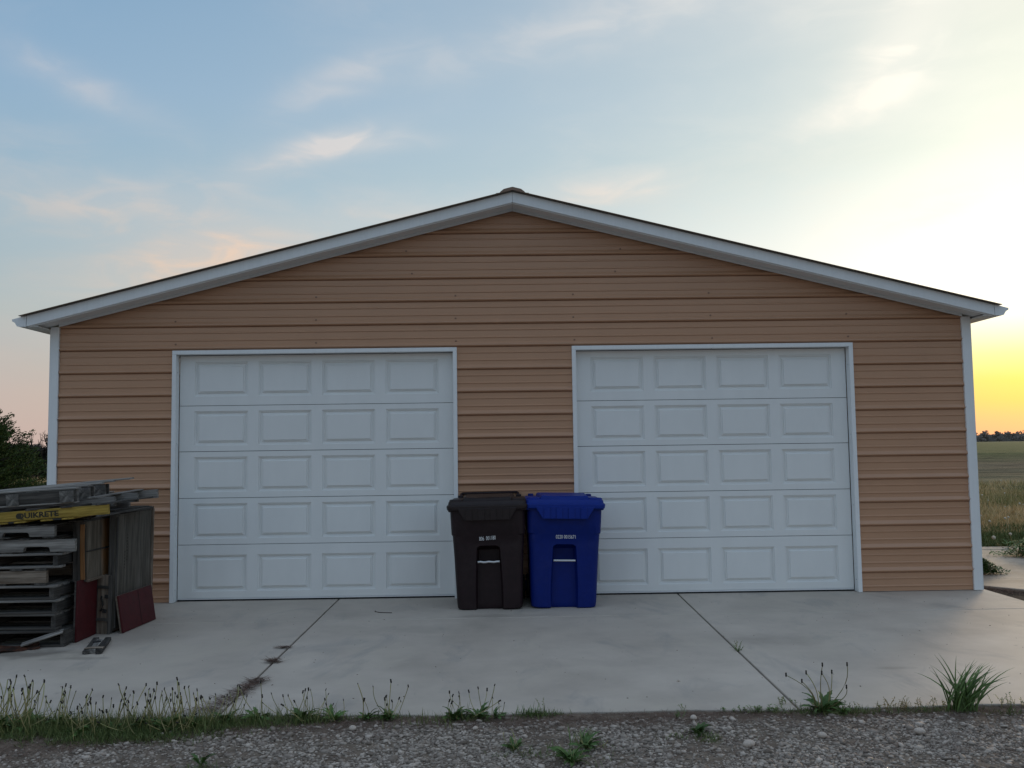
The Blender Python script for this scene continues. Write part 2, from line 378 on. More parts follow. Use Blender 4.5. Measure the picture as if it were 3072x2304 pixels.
def vnoise(x, y, s, seed=0):
    """cheap smooth value noise on arrays"""
    x = x*s + seed*13.7; y = y*s + seed*7.3
    xi = np.floor(x).astype(int); yi = np.floor(y).astype(int); fx = x-xi; fy = y-yi
    def h(a, b): 
        v = np.sin(a*127.1+b*311.7+seed*17.0)*43758.5453; return v-np.floor(v)
    fx = fx*fx*(3-2*fx); fy = fy*fy*(3-2*fy)
    return (h(xi,yi)*(1-fx)+h(xi+1,yi)*fx)*(1-fy)+(h(xi,yi+1)*(1-fx)+h(xi+1,yi+1)*fx)*fy

# ================================================================== ground
def ground_material():
    m = bpy.data.materials.new('ground_soil_and_field'); m.use_nodes = True
    t = m.node_tree; n = t.nodes; l = t.links; b = n['Principled BSDF']; b.inputs['Roughness'].default_value = .95
    b.inputs['Specular IOR Level'].default_value = .1
    tcn = n.new('ShaderNodeTexCoord'); s = n.new('ShaderNodeSeparateXYZ'); l.new(tcn.outputs['Object'], s.inputs[0])
    def nz(sc, stretch=(1,1,1), det=7):
        mp = n.new('ShaderNodeMapping'); l.new(tcn.outputs['Object'], mp.inputs[0]); mp.inputs['Scale'].default_value = stretch
        q = n.new('ShaderNodeTexNoise'); l.new(mp.outputs[0], q.inputs[0]); q.inputs['Scale'].default_value = sc; q.inputs['Detail'].default_value = det; return q.outputs[0]
    def M_(op, a, c):
        q = n.new('ShaderNodeMath'); q.operation = op
        for i, v in enumerate((a, c)):
            if isinstance(v, (int, float)): q.inputs[i].default_value = v
            else: l.new(v, q.inputs[i])
        return q.outputs[0]
    lg = M_('DIVIDE', M_('LOGARITHM', M_('MAXIMUM', M_('ADD', s.outputs[1], 0), 1.0), 10), 3.4)   # y 1..2500
    lg = M_('ADD', lg, M_('MULTIPLY', M_('SUBTRACT', nz(.25), .5), .04))
    r_ = n.new('ShaderNodeValToRGB'); l.new(lg, r_.inputs[0]); cr = r_.color_ramp
    st = [(.0, (.075,.058,.045)), (.13, (.07,.055,.04)), (.17, (.05,.06,.022)), (.22, (.13,.115,.05)), (.35, (.15,.125,.065)), (.375, (.07,.085,.035)),
          (.41, (.095,.09,.05)), (.49, (.11,.09,.058)), (.54, (.085,.088,.04)), (.60, (.055,.08,.024)), (.8, (.06,.09,.028)), (1, (.07,.085,.05))]
    while len(cr.elements) < len(st): cr.elements.new(.5)
    for e, (p, c) in zip(cr.elements, st): e.position = p; e.color = (*c, 1)
    x = n.new('ShaderNodeMix'); x.data_type = 'RGBA'; x.blend_type = 'MULTIPLY'; x.inputs[0].default_value = 1
    l.new(r_.outputs[0], x.inputs[6])
    mr = n.new('ShaderNodeMapRange'); l.new(nz(1.3, (.35,1,1), 9), mr.inputs[0]); mr.inputs[1].default_value = .3; mr.inputs[2].default_value = .7; mr.inputs[3].default_value = .55; mr.inputs[4].default_value = 1.5
    mr2 = n.new('ShaderNodeMapRange'); l.new(nz(14), mr2.inputs[0]); mr2.inputs[1].default_value = .3; mr2.inputs[2].default_value = .7; mr2.inputs[3].default_value = .6; mr2.inputs[4].default_value = 1.4
    pr_ = M_('MULTIPLY', mr.outputs[0], mr2.outputs[0]); cb = n.new('ShaderNodeCombineColor')
    for i in range(3): l.new(pr_, cb.inputs[i])
    l.new(cb.outputs[0], x.inputs[7]); l.new(x.outputs[2], b.inputs['Base Color'])
    bn = n.new('ShaderNodeBump'); bn.inputs['Strength'].default_value = .8; bn.inputs['Distance'].default_value = .02; l.new(nz(30), bn.inputs['Height']); l.new(bn.outputs[0], b.inputs['Normal'])
    return m
GROUND = ground_material()
def sheet(name, xs, ys, zf, m):
    V = np.array([(x, y, zf(x, y)) for y in ys for x in xs]); nx = len(xs)
    F = np.array([(j*nx+i, j*nx+i+1, (j+1)*nx+i+1, (j+1)*nx+i) for j in range(len(ys)-1) for i in range(nx-1)])
    o = link(bpy.data.objects.new(name, np_mesh(name, V, F, None, m, smooth=True))); props(o, kind='structure'); return o
gx = [-3000,-800,-200,-60,-30,-16,-8,0,5,8,16,30,60,200,800,3000]; gy = [-3000,-600,-100,-30,-12,-8,-5,-3.6,0,3,6,12,24,50,120,400,1200,4000]
sheet('ground', gx, gy, lambda x, y: -.03, GROUND)
# gravel bed with a slightly uneven surface
gxs = np.linspace(-7, 7, 113); gys = np.linspace(-9.2, -3.66, 56)
def gz(x, y):
    v = float(vnoise(np.array([x]), np.array([y]), 2.2, 3)[0]-.5)*.022
    return -.012 + v*min(1, max(0, (-3.84-y)/.3))
sheet('gravel_bed', list(gxs), list(gys), gz, SOILM)
def gzv(x, y):
    return -.012 + (vnoise(x, y, 2.2, 3)-.5)*.022*np.clip((-3.84-y)/.3, 0, 1)

# ------------------------------------------------------------------ concrete apron: separately poured panels with open joints
def slab_poly(mb, poly, z0, z1, ch=.005):
    k = len(poly); c = Vector((sum(p[0] for p in poly)/k, sum(p[1] for p in poly)/k))
    def ins(d):
        out = []
        for i in range(k):
            p = Vector(poly[i]); a = (p-Vector(poly[i-1])).normalized(); b = (Vector(poly[(i+1) % k])-p).normalized()
            na = Vector((-a.y, a.x)); nb = Vector((-b.y, b.x)); bis = (na+nb).normalized()
            out.append(p + bis*(d/max(.4, bis.dot(na))))
        return out
    i_ = ins(ch)
    rings = [[(p[0], p[1], z0) for p in poly], [(p[0], p[1], z1-ch) for p in poly], [(p[0], p[1], z1) for p in i_]]
    mb.loft(rings)
apron = thing('concrete_apron', None, None); props(apron, kind='structure')
JG = .0075
def jl(y): return -1.757+(.02-y)*.004
def jr(y): return 1.586-(.05-y)*.0258
def jh(x): return -1.03+.006*x+.006*math.sin(x*1.3)
yb, yf = .28, -3.80
def frontY(x): return yf + .012*math.sin(x*3.1)+.01*math.sin(x*7.7+1)-.045/(1+math.exp(-(x+.8)*4))
def panel(xa, xb, back):
    # xa, xb functions or numbers
    A = (lambda y: xa) if not callable(xa) else xa
    B = (lambda y: xb) if not callable(xb) else xb
    a = lambda y: A(y)+(JG if callable(xa) else 0); b = lambda y: B(y)-(JG if callable(xb) else 0)
    if back:
        y0 = jh(a(-.93))+.0060; y1 = jh(b(-.93))+.0060
        poly = [(a(y0), y0), (b(y1), y1), (b(yb), yb), (a(yb), yb)]
    else:
        y0 = jh(a(-.93))-.0060; y1 = jh(b(-.93))-.0060
        fa, fb = a(yf), b(yf); k = 16
        front = [(fa+(fb-fa)*i/k, frontY(fa+(fb-fa)*i/k)) for i in range(k+1)]
        poly = front + [(b(y1), y1), (a(y0), y0)]
    mb = MB(); slab_poly(mb, poly, -.12, 0, .003 if back else .004)
    mb.build('slab_panel', CONC, apron, fix=True)
for back in (True, False):
    panel(-8.5, jl, back); panel(jl, jr, back); panel(jr, 4.63, back)
MB().box(-8.5, 4.6, -3.6, .25, -.13, -.050).build('joint_filler', DARK, apron)
# concrete path beside the garage
path = thing('concrete_path', None, None); props(path, kind='structure')
mb = MB(); slab_poly(mb, [(4.72,.33),(5.02,.02),(7.2,-1.0),(9.5,-1.2),(9.5,.45),(5.35,.735),(4.72,.78)], -.1, -.004, .006); mb.build('path_slab', PATHC, path)
mb = MB(); slab_poly(mb, [(4.72,.79),(5.35,.745),(9.5,.46),(9.5,3.1),(7.2,3.25),(6.2,3.32),(4.72,3.38)], -.1, -.006, .006); mb.build('path_slab', PATHC, path)
mb = MB(); slab_poly(mb, [(4.72,3.39),(6.2,3.33),(7.2,3.26),(9.5,3.11),(9.5,3.7),(4.72,3.58)], -.1, -.002, .006); mb.build('path_slab', PATHC, path)

# ================================================================== the garage
SL = .249; APX = 3.857; HW = 4.565; DEPTH = 9.0; EAVE = 4.70
def rake(x): return APX-SL*abs(x)
gar = thing('garage', 'tan metal sided two door garage with white trim and low gable roof', 'garage')
prof = []
for i in range(-1, 17):
    zb = .184+.2286*i
    prof += [(zb-.0030,0),(zb-.0025,.012),(zb+.0050,.013),(zb+.0056,-.006),(zb+.013,-.020),(zb+.021,-.0235),(zb+.029,-.021),(zb+.054,0)]  # undercut groove below each rib is added to deepen its dark line
    for k in (1, 2):
        c = zb+.022+.0762*k
        prof += [(c-.009,0),(c-.005,-.0065),(c+.003,-.0065),(c+.010,0)]
def prof_range(z0, z1):
    def yv(z):
        for (a, ya), (b, yb_) in zip(prof, prof[1:]):
            if a <= z <= b: return ya+(yb_-ya)*(z-a)/max(b-a, 1e-9)
        return 0
    return [(z0, yv(z0))]+[p for p in prof if z0 < p[0] < z1]+[(z1, yv(z1))]
bounds = [.006, .184+.2286*3+.025, .184+.2286*7+.025, 2.45, .184+.2286*14+.025, 3.868]
wall_front = []
for s in range(5):
    z0, z1 = bounds[s], bounds[s+1]
    segs = [(-4.50,-3.372),(-.583,.587),(3.374,4.50)] if z1 <= 2.451 else [(-4.50,4.50)]
    for (xa, xb) in segs:
        mb = MB(); pts = prof_range(z0-.004 if s else z0, z1)
        off = -.0012*(s % 2)
        for (z, y) in pts:
            xr = min(4.51, (APX+.018-z)/SL)
            nx = 13
            for k in range(nx):
                x = max(xa, -xr)+(min(xb, xr)-max(xa, -xr))*k/(nx-1)
                # sheet metal is never perfectly flat
                w = .0012*math.sin(x*2.3+z*1.7+s*2)*math.sin(z*3.1+s)
                mb.v.append((x, y+off+w, z))
        for j in range(len(pts)-1):
            for k in range(nx-1):
                a = j*nx+k; mb.f.append((a, a+1, a+nx+1, a+nx))
        mb.build('siding_panel', SID, gar, fix=False)
# side walls, back wall, inside lining
for sx in (-1, 1):
    mb = MB(); pts = prof_range(.006, 2.70)
    for (z, y) in pts: mb.v += [(sx*(HW-y), .03, z), (sx*(HW-y), DEPTH, z)]
    mb.f += [(2*j, 2*j+1, 2*j+3, 2*j+2) for j in range(len(pts)-1)]
    mb.build('side_wall', SID, gar)
mb = MB(); mb.prism([(-HW,.0),(HW,.0),(HW,2.70),(0,3.84),(-HW,2.70)], DEPTH-.02, DEPTH, 'y'); mb.build('back_wall', SID, gar)
# backing frame just behind the siding so that no light leaks
mb = MB()
mb.box(-4.5,-3.385,.06,.16,0,2.45); mb.box(-.570,.574,.06,.16,0,2.45); mb.box(3.389,4.5,.06,.16,0,2.45)
mb.prism([(-4.5,2.452),(4.5,2.452),(4.5,2.70),(0,3.83),(-4.5,2.70)], .06, .16, 'y')
mb.build('wall_framing', DARK, gar)
# corner trims
for x0, x1, sx in ((-4.584,-4.503,-1), (4.494,4.581,1)):
    mb = MB(); mb.box(x0, x1, -.026, -.0, .004, 2.715)
    if sx < 0: mb.box(-4.591,-4.5845,-.024,.09,.004,2.69)
    else: mb.box(4.5815,4.588,-.024,.09,.004,2.69)
    mb.build('corner_trim', TRIM, gar, bevel=.002)
# soffit, fascia, rake trim, roof panels
for sx in (-1, 1):
    def sl(x, z): return (sx*x, z)
    th = lambda a, b, z: [sl(a, APX+z[0]-SL*a), sl(b, APX+z[0]-SL*b), sl(b, APX+z[1]-SL*b), sl(a, APX+z[1]-SL*a)]
    MB().prism(th(.001, EAVE-.01, (.004,.014)), -.249, .055, 'y').build('soffit_panel', TRIM, gar)
    MB().prism(th(.001, EAVE+.0, (.004,.108)), -.266, -.2495, 'y').build('fascia_board', TRIM, gar, bevel=.002)
    MB().prism(th(.001, EAVE-.012, (-.006,.0035)), -.2485, -.236, 'y').build('soffit_edge', TRIM, gar)
    MB().prism(th(.001, 4.50, (-.022,.0035)), -.034, -.027, 'y').build('frieze_trim', TRIM, gar)
    MB().prism(th(.001, 4.50, (-.020,.0025)), -.0265, -.0205, 'y').build('frieze_backing', DARK, gar)
    MB().prism(th(.001, EAVE+.02, (.1085,.1140)), -.292, -.24, 'y').build('rake_trim', RAKE, gar)
    MB().box(*sorted((sx*4.604, sx*4.70)), -.235, DEPTH+.2, 2.690, 2.70).build('eave_soffit', TRIM, gar)
    MB().box(*sorted((sx*4.690, sx*4.702)), -.2485, DEPTH+.2, 2.70, 2.79).build('eave_fascia', TRIM, gar)
    # roof sheets: ribs run down the slope
    pr1 = []
    for i in range(4):
        b = i*.2286+.07
        if i == 0: pr1.append((0,0))
        pr1 += [(b,0),(b+.012,.019),(b+.034,.019),(b+.046,0),(b+.11,0),(b+.116,.004),(b+.124,.004),(b+.13,0),(b+.17,0),(b+.176,.004),(b+.184,.004),(b+.19,0)]
    pr1 = [p for p in pr1 if p[0] < .914]+[(.9144, 0)]
    mb = MB()
    for (y, h) in pr1:
        mb.v += [(sx*.03, y, APX+.119+h-SL*.03), (sx*(EAVE+.055), y, APX+.119+h-SL*(EAVE+.055)), (sx*(EAVE+.055), y, APX+.1145+h-SL*(EAVE+.055)), (sx*.03, y, APX+.1145+h-SL*.03)]
    for j in range(len(pr1)-1):
        a = 4*j; mb.f += [(a,a+1,a+5,a+4),(a+2,a+3,a+7,a+6),(a+1,a+2,a+6,a+5)]
    mb.f += [(0,1,2,3), (4*(len(pr1)-1), 4*(len(pr1)-1)+3, 4*(len(pr1)-1)+2, 4*(len(pr1)-1)+1)]
    me = mb.mesh('roof_panel', ROOF)
    for k in range(10): inst('roof_panel', me, gar, (0, -.312+.9144*k, 0.0004*(k % 2)))
    # gutter, K profile
    out = [(4.7035,2.798),(4.7035,2.690),(4.770,2.688),(4.790,2.694),(4.800,2.712),(4.812,2.730),(4.836,2.742),(4.838,2.762),(4.822,2.764)]
    inn = [(4.822,2.759),(4.833,2.757),(4.831,2.745),(4.808,2.733),(4.796,2.714),(4.786,2.698),(4.769,2.692),(4.708,2.694),(4.708,2.798)]
    mb = MB(); poly = [(sx*x, z) for x, z in out+inn]; k = len(poly); y0, y1 = -.262, DEPTH+.2
    mb.v = [(x, y0, z) for x, z in poly]+[(x, y1, z) for x, z in poly]
    mb.f = [(i, k+i, k+(i+1) % k, (i+1) % k) for i in range(k)]
    mb.build('gutter', TRIM, gar)
    MB().prism([(sx*x, z) for x, z in out], -.268, -.262, 'y').build('gutter_end_cap', TRIM, gar)
# ridge cap
cap = [(-.160,3.944),(-.126,3.948),(-.114,3.962),(-.084,3.985),(-.03,3.999),(0,4.006),(.03,3.999),(.084,3.985),(.114,3.962),(.126,3.948),(.160,3.944),(.160,3.938),(0,3.978),(-.160,3.938)]
MB().prism(cap, -.30, DEPTH+.2, 'y').build('ridge_cap', ROOF, gar)
MB().prism([(-.083,3.955),(0,3.972),(.083,3.955),(.088,3.974),(.03,3.993),(0,4.000),(-.03,3.993),(-.088,3.974)], -.306, -.3005, 'y').build('ridge_closure', ROOF, gar)
# screws
smb = MB(); smb.loft([[(math.cos(t*math.pi/3)*q, d, math.sin(t*math.pi/3)*q) for t in range(6)] for q, d in ((.011,0),(.011,-.002),(.0065,-.0025),(.006,-.007))], True, True)
sme = smb.mesh('siding_screw', SCREW)
screw_pts = [(-1.069,3.471),(1.083,3.471),(-1.013,3.2445),(1.027,3.246),(-1.97,3.01),(-.58,3.017),(.597,3.018),(1.963,3.015),(-3.365,2.772),(-1.97,2.778),(-.58,2.785),(.597,2.787),(1.975,2.787),(3.345,2.787),
             (-3.36,2.545),(-1.97,2.548),(-.578,2.555),(.605,2.558),(1.985,2.562),(3.355,2.560)]
screw_pts = [(x, round((z-.24)/.2286)*.2286+.184+.060) for x, z in screw_pts]
for x, z in screw_pts: inst('siding_screw', sme, gar, (x, -.0005, z))
swh = bpy.data.meshes.new('trim_screw'); 
tme = smb.mesh('trim_screw', STEEL)
for sx in (-1, 1):
    for z in (.215, .90, 1.81, 2.50): inst('trim_screw', tme, gar, (sx*4.499+(-.003 if sx > 0 else .0), -.0262, z), (0,0,0), (.8,.8,.8))
# ------------------------------------------------------------------ sectional doors
def garage_door(x0, zc_off=0):
    """x0 outer left edge of the frame"""
    W_ = 2.813; d = link(bpy.data.objects.new('garage_door', None)); d.parent = gar; d.location = (x0, 0, 0)
    fw = .040
    # folded metal frame: face plus return
    for a, b in ((0, fw), (W_-fw, W_)):
        MB().box(a, b, -.030, .068, .002, 2.4265).build('side_frame', TRIM, d, bevel=.0025)
    MB().box(0, W_, -.030, .068, 2.427, 2.467).build('head_frame', TRIM, d, bevel=.0025)
    MB().box(fw+.001, W_-fw-.001, .115, .13, .0, 2.46).build('door_backing', DARK, d)
    MB().box(fw+.006, W_-fw-.006, .071, .11, .001, .016).build('bottom_seal', SEAL, d)
    MB().box(fw+.006, W_-fw-.006, .066, .112, .0165, .026).build('bottom_retainer', TRIM, d)
    for k in range(3):      # screws in the head frame and jambs
        inst('frame_screw', tme, d, (.6+.8*k, -.01, 2.4268), (R(90),0,0), (.7,.7,.7))
    for z in (.12, .85, 1.55, 2.25):
        inst('frame_screw', tme, d, (fw+.0003, .012, z), (0,0,R(90)), (.7,.7,.7)); inst('frame_screw', tme, d, (W_-fw-.0003, .012, z), (0,0,R(-90)), (.7,.7,.7))
    zs = [.0265, .549, 1.006, 1.466, 1.921, 2.424]
    xl, xr = fw+.0055, W_-fw-.0055
    cols = [(.193,.722), (.829,1.354), (1.462,1.987), (2.095,2.622)]
    steps = [(0,0),(.003,.010),(.0125,.010),(.0155,.021),(.030,.021),(.035,.011),(.0435,.011),(.048,0)]
    for i in range(5):
        za, zb_ = zs[i]+.0025, zs[i+1]-.0025
        if i == 0: ea, eb = .095, .447
        elif i == 4: ea, eb = 2.015, 2.358
        else: ea, eb = zs[i]+.060, zs[i+1]-.055
        mb = MB(); y = .070
        def q(a, b, c, e): mb.add([(a,y,c),(b,y,c),(b,y,e),(a,y,e)], [(0,1,2,3)])
        q(xl, xr, za, ea); q(xl, xr, eb, zb_)
        xs_ = [xl]+[v for c in cols for v in c]+[xr]
        for k in range(0, len(xs_), 2): q(xs_[k], xs_[k+1], ea, eb)
        for (ca, cb_) in cols:
            rings = [[(ca+s_, y+dd, ea+s_), (cb_-s_, y+dd, ea+s_), (cb_-s_, y+dd, eb-s_), (ca+s_, y+dd, eb-s_)] for s_, dd in steps]
            mb.loft(rings, False, True)
        # section rim: rounded top and bottom edges turned back
        mb.add([(xl,y,za),(xr,y,za),(xr,y+.03,za+.0),(xl,y+.03,za)], [(3,2,1,0)])
        mb.add([(xl,y,zb_),(xr,y,zb_),(xr,y+.03,zb_),(xl,y+.03,zb_)], [(0,1,2,3)])
        mb.add([(xl,y,za),(xl,y,zb_),(xl,y+.03,zb_),(xl,y+.03,za)], [(0,1,2,3)])
        mb.add([(xr,y,za),(xr,y,zb_),(xr,y+.03,zb_),(xr,y+.03,za)], [(3,2,1,0)])
        o = mb.build('door_section', DOOR, d, fix=False, loc=(0, .0008*(i % 3), 0))
    return d
garage_door(-3.384); garage_door(.574)

# ================================================================== wheeled bins
def text_mesh(s, size, m, ext=.0006, off=.0, sx=1.0):
    cu = bpy.data.curves.new('txt', 'FONT'); cu.body = s; cu.size = size; cu.extrude = ext; cu.offset = off
    cu.align_x = 'CENTER'; cu.align_y = 'CENTER'; cu.resolution_u = 3
    ob = bpy.data.objects.new('txt', cu); C.objects.link(ob)
    dg = bpy.context.evaluated_depsgraph_get(); dg.update()
    me = bpy.data.meshes.new_from_object(ob.evaluated_get(dg)); bpy.data.objects.remove(ob)
    me.materials.clear(); me.materials.append(m)
    for v in me.vertices: v.co = (v.co.x*sx, -v.co.z, v.co.y)      # face -y
    return me
def rrect(w, d0, d1, r_, ch=0, cw=.105, seg=5):
    """rounded rectangle contour, front (y=d0) with a channel of depth ch"""
    pts = []
    def arc(cx, cy, a0, a1):
        for k in range(seg+1):
            t = R(a0+(a1-a0)*k/seg); pts.append((cx+r_*math.cos(t), cy+r_*math.sin(t)))
    arc(-w+r_, d0+r_, 180, 270)
    for xx, dd in ((-cw-.016, 0), (-cw, ch), (-cw*.5, ch), (0, ch), (cw*.5, ch), (cw, ch), (cw+.016, 0)): pts.append((xx, d0+dd))
    arc(w-r_, d0+r_, 270, 360); arc(w-r_, d1-r_, 0, 90); arc(-w+r_, d1-r_, 90, 180)
    return pts
def bin_(x, y, tilt, rz, label, body_m, lid_m, txt, tsize, tsx, ttilt, tx, bar_bent):
    t = thing('wheeled_bin', label, 'trash bin', (x, y, .001), (0, R(tilt), R(rz)), 'wheeled bins standing between the garage doors'); t.scale = (1.03, 1.0, 1.02)
    rings = []
    def ring(z, w, d0, d1, ch, r_=.07, cw=.105): rings.append([(px, py, z) for px, py in rrect(w, d0, d1, r_, ch, cw)])
    ring(.0, .262, .020, .50, .050, .06); ring(.012, .285, .004, .52, .060, .07); ring(.05, .290, .0, .53, .062)
    ring(.20, .296, -.004, .54, .065); ring(.407, .304, -.010, .555, .068, cw=.095); ring(.414, .304, -.010, .555, .13, cw=.093)
    ring(.52, .309, -.014, .56, .13, cw=.088); ring(.552, .311, -.015, .565, .08, cw=.083); ring(.568, .312, -.015, .567, 0, cw=.06)
    ring(.655, .317, -.018, .57, 0); ring(.665, .326, -.024, .575, 0); ring(.80, .331, -.03, .58, 0); ring(.885, .334, -.033, .585, 0)
    MB().loft(rings).build('body', body_m, t, autosm=True, bevel=.006)
    MB().box(-.345, .345, -.045, .585, .872, .892).build('rim', body_m, t, bevel=.009)
    # lid: deep skirt, stepped deck
    lr = []
    def lring(z, w, d0, d1, r_): lr.append([(px, py, z) for px, py in rrect(w, d0, d1, r_, 0)])
    lring(.884, .350, -.060, .590, .06); lring(.890, .358, -.070, .595, .07); lring(.915, .362, -.074, .597, .07); lring(.928, .360, -.071, .595, .07); lring(.931, .350, -.060, .590, .07)
    lring(.958, .344, -.050, .585, .07); lring(.966, .334, -.04, .575, .065); lring(.968, .30, -.005, .545, .06); lring(.972, .20, .1, .45, .05)
    lid = MB().loft(lr).build('lid', lid_m, t, autosm=True, bevel=.004)
    for sx in (-1, 1):      # round bosses at the front corners
        MB().loft([[(sx*.268+math.cos(a*math.pi/8)*q*1.25, .035+math.sin(a*math.pi/8)*q, z) for a in range(16)] for z, q in ((.960,.058),(.974,.056),(.980,.048),(.981,.02))]).build('lid_boss', lid_m, lid, smooth=True)
    # raised central deck, low in the middle
    k = 13; rows = []
    for z_, ins in ((.962,0),(.982,.008),(.990,.02)):
        rows.append([(-.215+ins+(.43-2*ins)*i/(k-1), -.028+ins, z_+(0 if z_ < .97 else (.010*abs(i/(k-1)*2-1)**1.5))) for i in range(k)] + [(.235-ins-(.47-2*ins)*i/(k-1), .50-ins, z_+(0 if z_ < .97 else .012)) for i in range(k)])
    MB().loft(rows).build('lid_deck', lid_m, lid)
    # apron with four ribs
    MB().prism([(-.262,.905),(-.245,.872),(-.204,.808),(-.198,.796),(.198,.796),(.204,.808),(.245,.872),(.262,.905)], -.080, -.055, 'y').build('lid_apron', lid_m, lid, bevel=.005)
    for c in (-.160,-.052,.056,.164):
        MB().box(c-.026, c+.026, -.092, -.080, .799, .893).build('apron_rib', lid_m, lid, bevel=.002)
    # rear handle and hinge
    if bar_bent: MB().tube([(-.27,.60,.965),(-.27,.635,.995),(-.26,.65,1.002),(.26,.65,1.002),(.27,.635,.995),(.27,.60,.965)], .013, 8).build('rear_handle', body_m, t, smooth=True)
    for sx in (-1, 1): MB().box(sx*.275-.025, sx*.275+.025, .58, .65, .93, .985).build('hinge', body_m, t, bevel=.008)
    # lift bar
    pts = [(-.097+.194*i/8, -.0135, .424+(.003*math.sin(i*1.9) if bar_bent else 0)) for i in range(9)]
    MB().tube(pts, .0095, 10).build('lift_bar', STEEL, t, smooth=True)
    for sx in (-1, 1):
        w = MB().tube([(sx*.262,.60,.115),(sx*.312,.60,.115)], .113, 20).build('wheel', RUBBER, t, bevel=.008)
        MB().tube([(sx*.30,.60,.115),(sx*.318,.60,.115)], .05, 14).build('hub', body_m, w)
    MB().tube([(-.26,.60,.115),(.26,.60,.115)], .012, 8).build('axle', STEEL, t)
    o = inst('serial_number', text_mesh(txt, tsize, PRINT, off=.0, sx=tsx), t, (tx, -.0195, .632), (0, R(ttilt), 0))
    return t
bin_(-.262, -.67, -.8, -1.5, 'dark brown wheeled trash bin standing left of the blue bin', BROWNP, BROWNL, '806  001180', .050, .58, -3.5, -.005, True)
bin_(.412, -.65, 1.2, .6, 'blue wheeled recycling bin standing right of the brown bin', BLUEP, BLUEL, '0220 0015671', .046, .68, .4, .012, False)

# ================================================================== pallets and boards
_bm_cache = {}
def board_mesh(L_, w, h, m, seed=0):
    key = (round(L_, 3), round(w, 3), round(h, 3), m.name, seed)
    if key in _bm_cache: return _bm_cache[key]
    rnd = random.Random(hash((round(L_*1000), round(w*1000), seed)) & 0xffff)
    mb = MB(); k = 5; rings = []
    bow = rnd.uniform(-.004, .004); tw = rnd.uniform(-.003, .003)
    for i in range(k+1):
        t = i/k; x = -L_/2+L_*t; zb_ = bow*math.sin(math.pi*t); yy = tw*math.sin(math.pi*t*1.3)
        e = rnd.uniform(-.003, .003) if i in (0, k) else 0
        c = .0022
        rings.append([(x+e+rnd.uniform(-.0015,.0015)*(i in (0,k)), yy+py, zb_+pz) for py, pz in ((-w/2+c,-h/2),(w/2-c,-h/2),(w/2,-h/2+c),(w/2,h/2-c),(w/2-c,h/2),(-w/2+c,h/2),(-w/2,h/2-c),(-w/2,-h/2+c))])
    mb.loft(rings); me = mb.mesh('board', m); _bm_cache[key] = me; return me
def notched(L_, w, h, m):
    """stringer seen from the side, two fork notches in its lower edge"""
    n0, n1, d = .17*L_, .36*L_, h*.42; r_ = .012
    def notch(a, b): return [(a, -h/2), (a+.006, -h/2+d-r_), (a+.006+r_, -h/2+d), (b-.006-r_, -h/2+d), (b-.006, -h/2+d-r_), (b, -h/2)]
    poly = [(-L_/2,-h/2)]+notch(-L_/2+n0, -L_/2+n1)+notch(L_/2-n1, L_/2-n0)+[(L_/2,-h/2),(L_/2,h/2),(-L_/2,h/2)]
    mb = MB(); mb.prism([(x, z) for x, z in poly], -w/2, w/2, 'y')
    # n-gon caps are concave: triangulate
    me = mb.mesh('stringer', m); bm = bmesh.new(); bm.from_mesh(me); bmesh.ops.triangulate(bm, faces=[f for f in bm.faces if len(f.verts) > 4]); bm.to_mesh(me); bm.free(); return me
def pallet(label, loc, rot, L_, D, H, kind, m, m2=None, ntop=6, nbot=4, notch=False, over=0, dt=.016, missing=(), bottom=True, sm=None, back=0):
    """origin = front right lower corner; extends to -x and +y"""
    t = thing('wooden_pallet', label, 'pallet', loc, rot, 'wooden pallets in the stack beside the left garage door')
    m2 = m2 or m; sm = sm or m
    hs = H-dt*(2 if bottom else 1); zs_ = (dt if bottom else 0)+hs/2; sw = .038; bw = .088
    def brd(name, l, w, h, x, y, z, along, mm, seed, tilt=0):
        inst(name, board_mesh(l, w, h, mm, seed), t, (x, y, z), (0, tilt, R(90) if along == 'y' else 0))
    if kind == 'deck':      # deckboards run along x, stringer ends face the front
        for k, xx in enumerate((-.02-over, -L_/2, -L_+.02)): brd('stringer', D-.012, sw, hs, xx, D/2+.006, zs_, 'y', sm, k)
        for k in range(ntop):
            if k in missing: continue
            brd('deck_board', L_, bw if k else .13, dt, -L_/2+random.uniform(-.006,.006), (.065 if k == 0 else .05+(D-.1)*k/(ntop-1)), H-dt/2, 'x', m, k % 4)
        if bottom:
            for k in range(nbot): brd('bottom_board', L_, bw, dt, -L_/2+random.uniform(-.012,.012), .05+(D-.1)*k/(nbot-1), dt/2, 'x', m2, 4+k % 3)
    elif kind == 'string':   # stringers run along x, full face to the front
        for k, yy in enumerate((.02, D/2, D-.02)):
            if sm is WY and k: sm_ = WG
            else: sm_ = sm
            if notch:
                inst('stringer', notched(L_-(back if k else 0), sw, hs, sm_), t, (-L_/2-(back/2 if k else 0), yy, zs_))
            else: brd('stringer', L_ if sm is not WY or not k else L_-.2, sw, hs, -L_/2-(.1 if sm is WY and k else 0), yy, zs_, 'x', sm_, k)
        for k in range(ntop):
            if k in missing: continue
            brd('deck_board', D, bw, dt, -(.045+(L_-.09)*k/(ntop-1))-max(over, back), D/2+random.uniform(-.008,.004), H-dt/2, 'y', m, k % 4)
        if bottom:
            for k in range(nbot): brd('bottom_board', D, bw, dt, -(.045+(L_-.09)*k/(nbot-1))-back, D/2+random.uniform(-.008,.004), dt/2, 'y', m2, 4+k % 3)
    return t
P1 = pallet('grey pallet lying on the slab, lowest of the stack with a loose slat across', (-3.475,-1.935,.001), (0,0,R(1.5)), 1.10, .95, .124, 'deck', WD, WD)
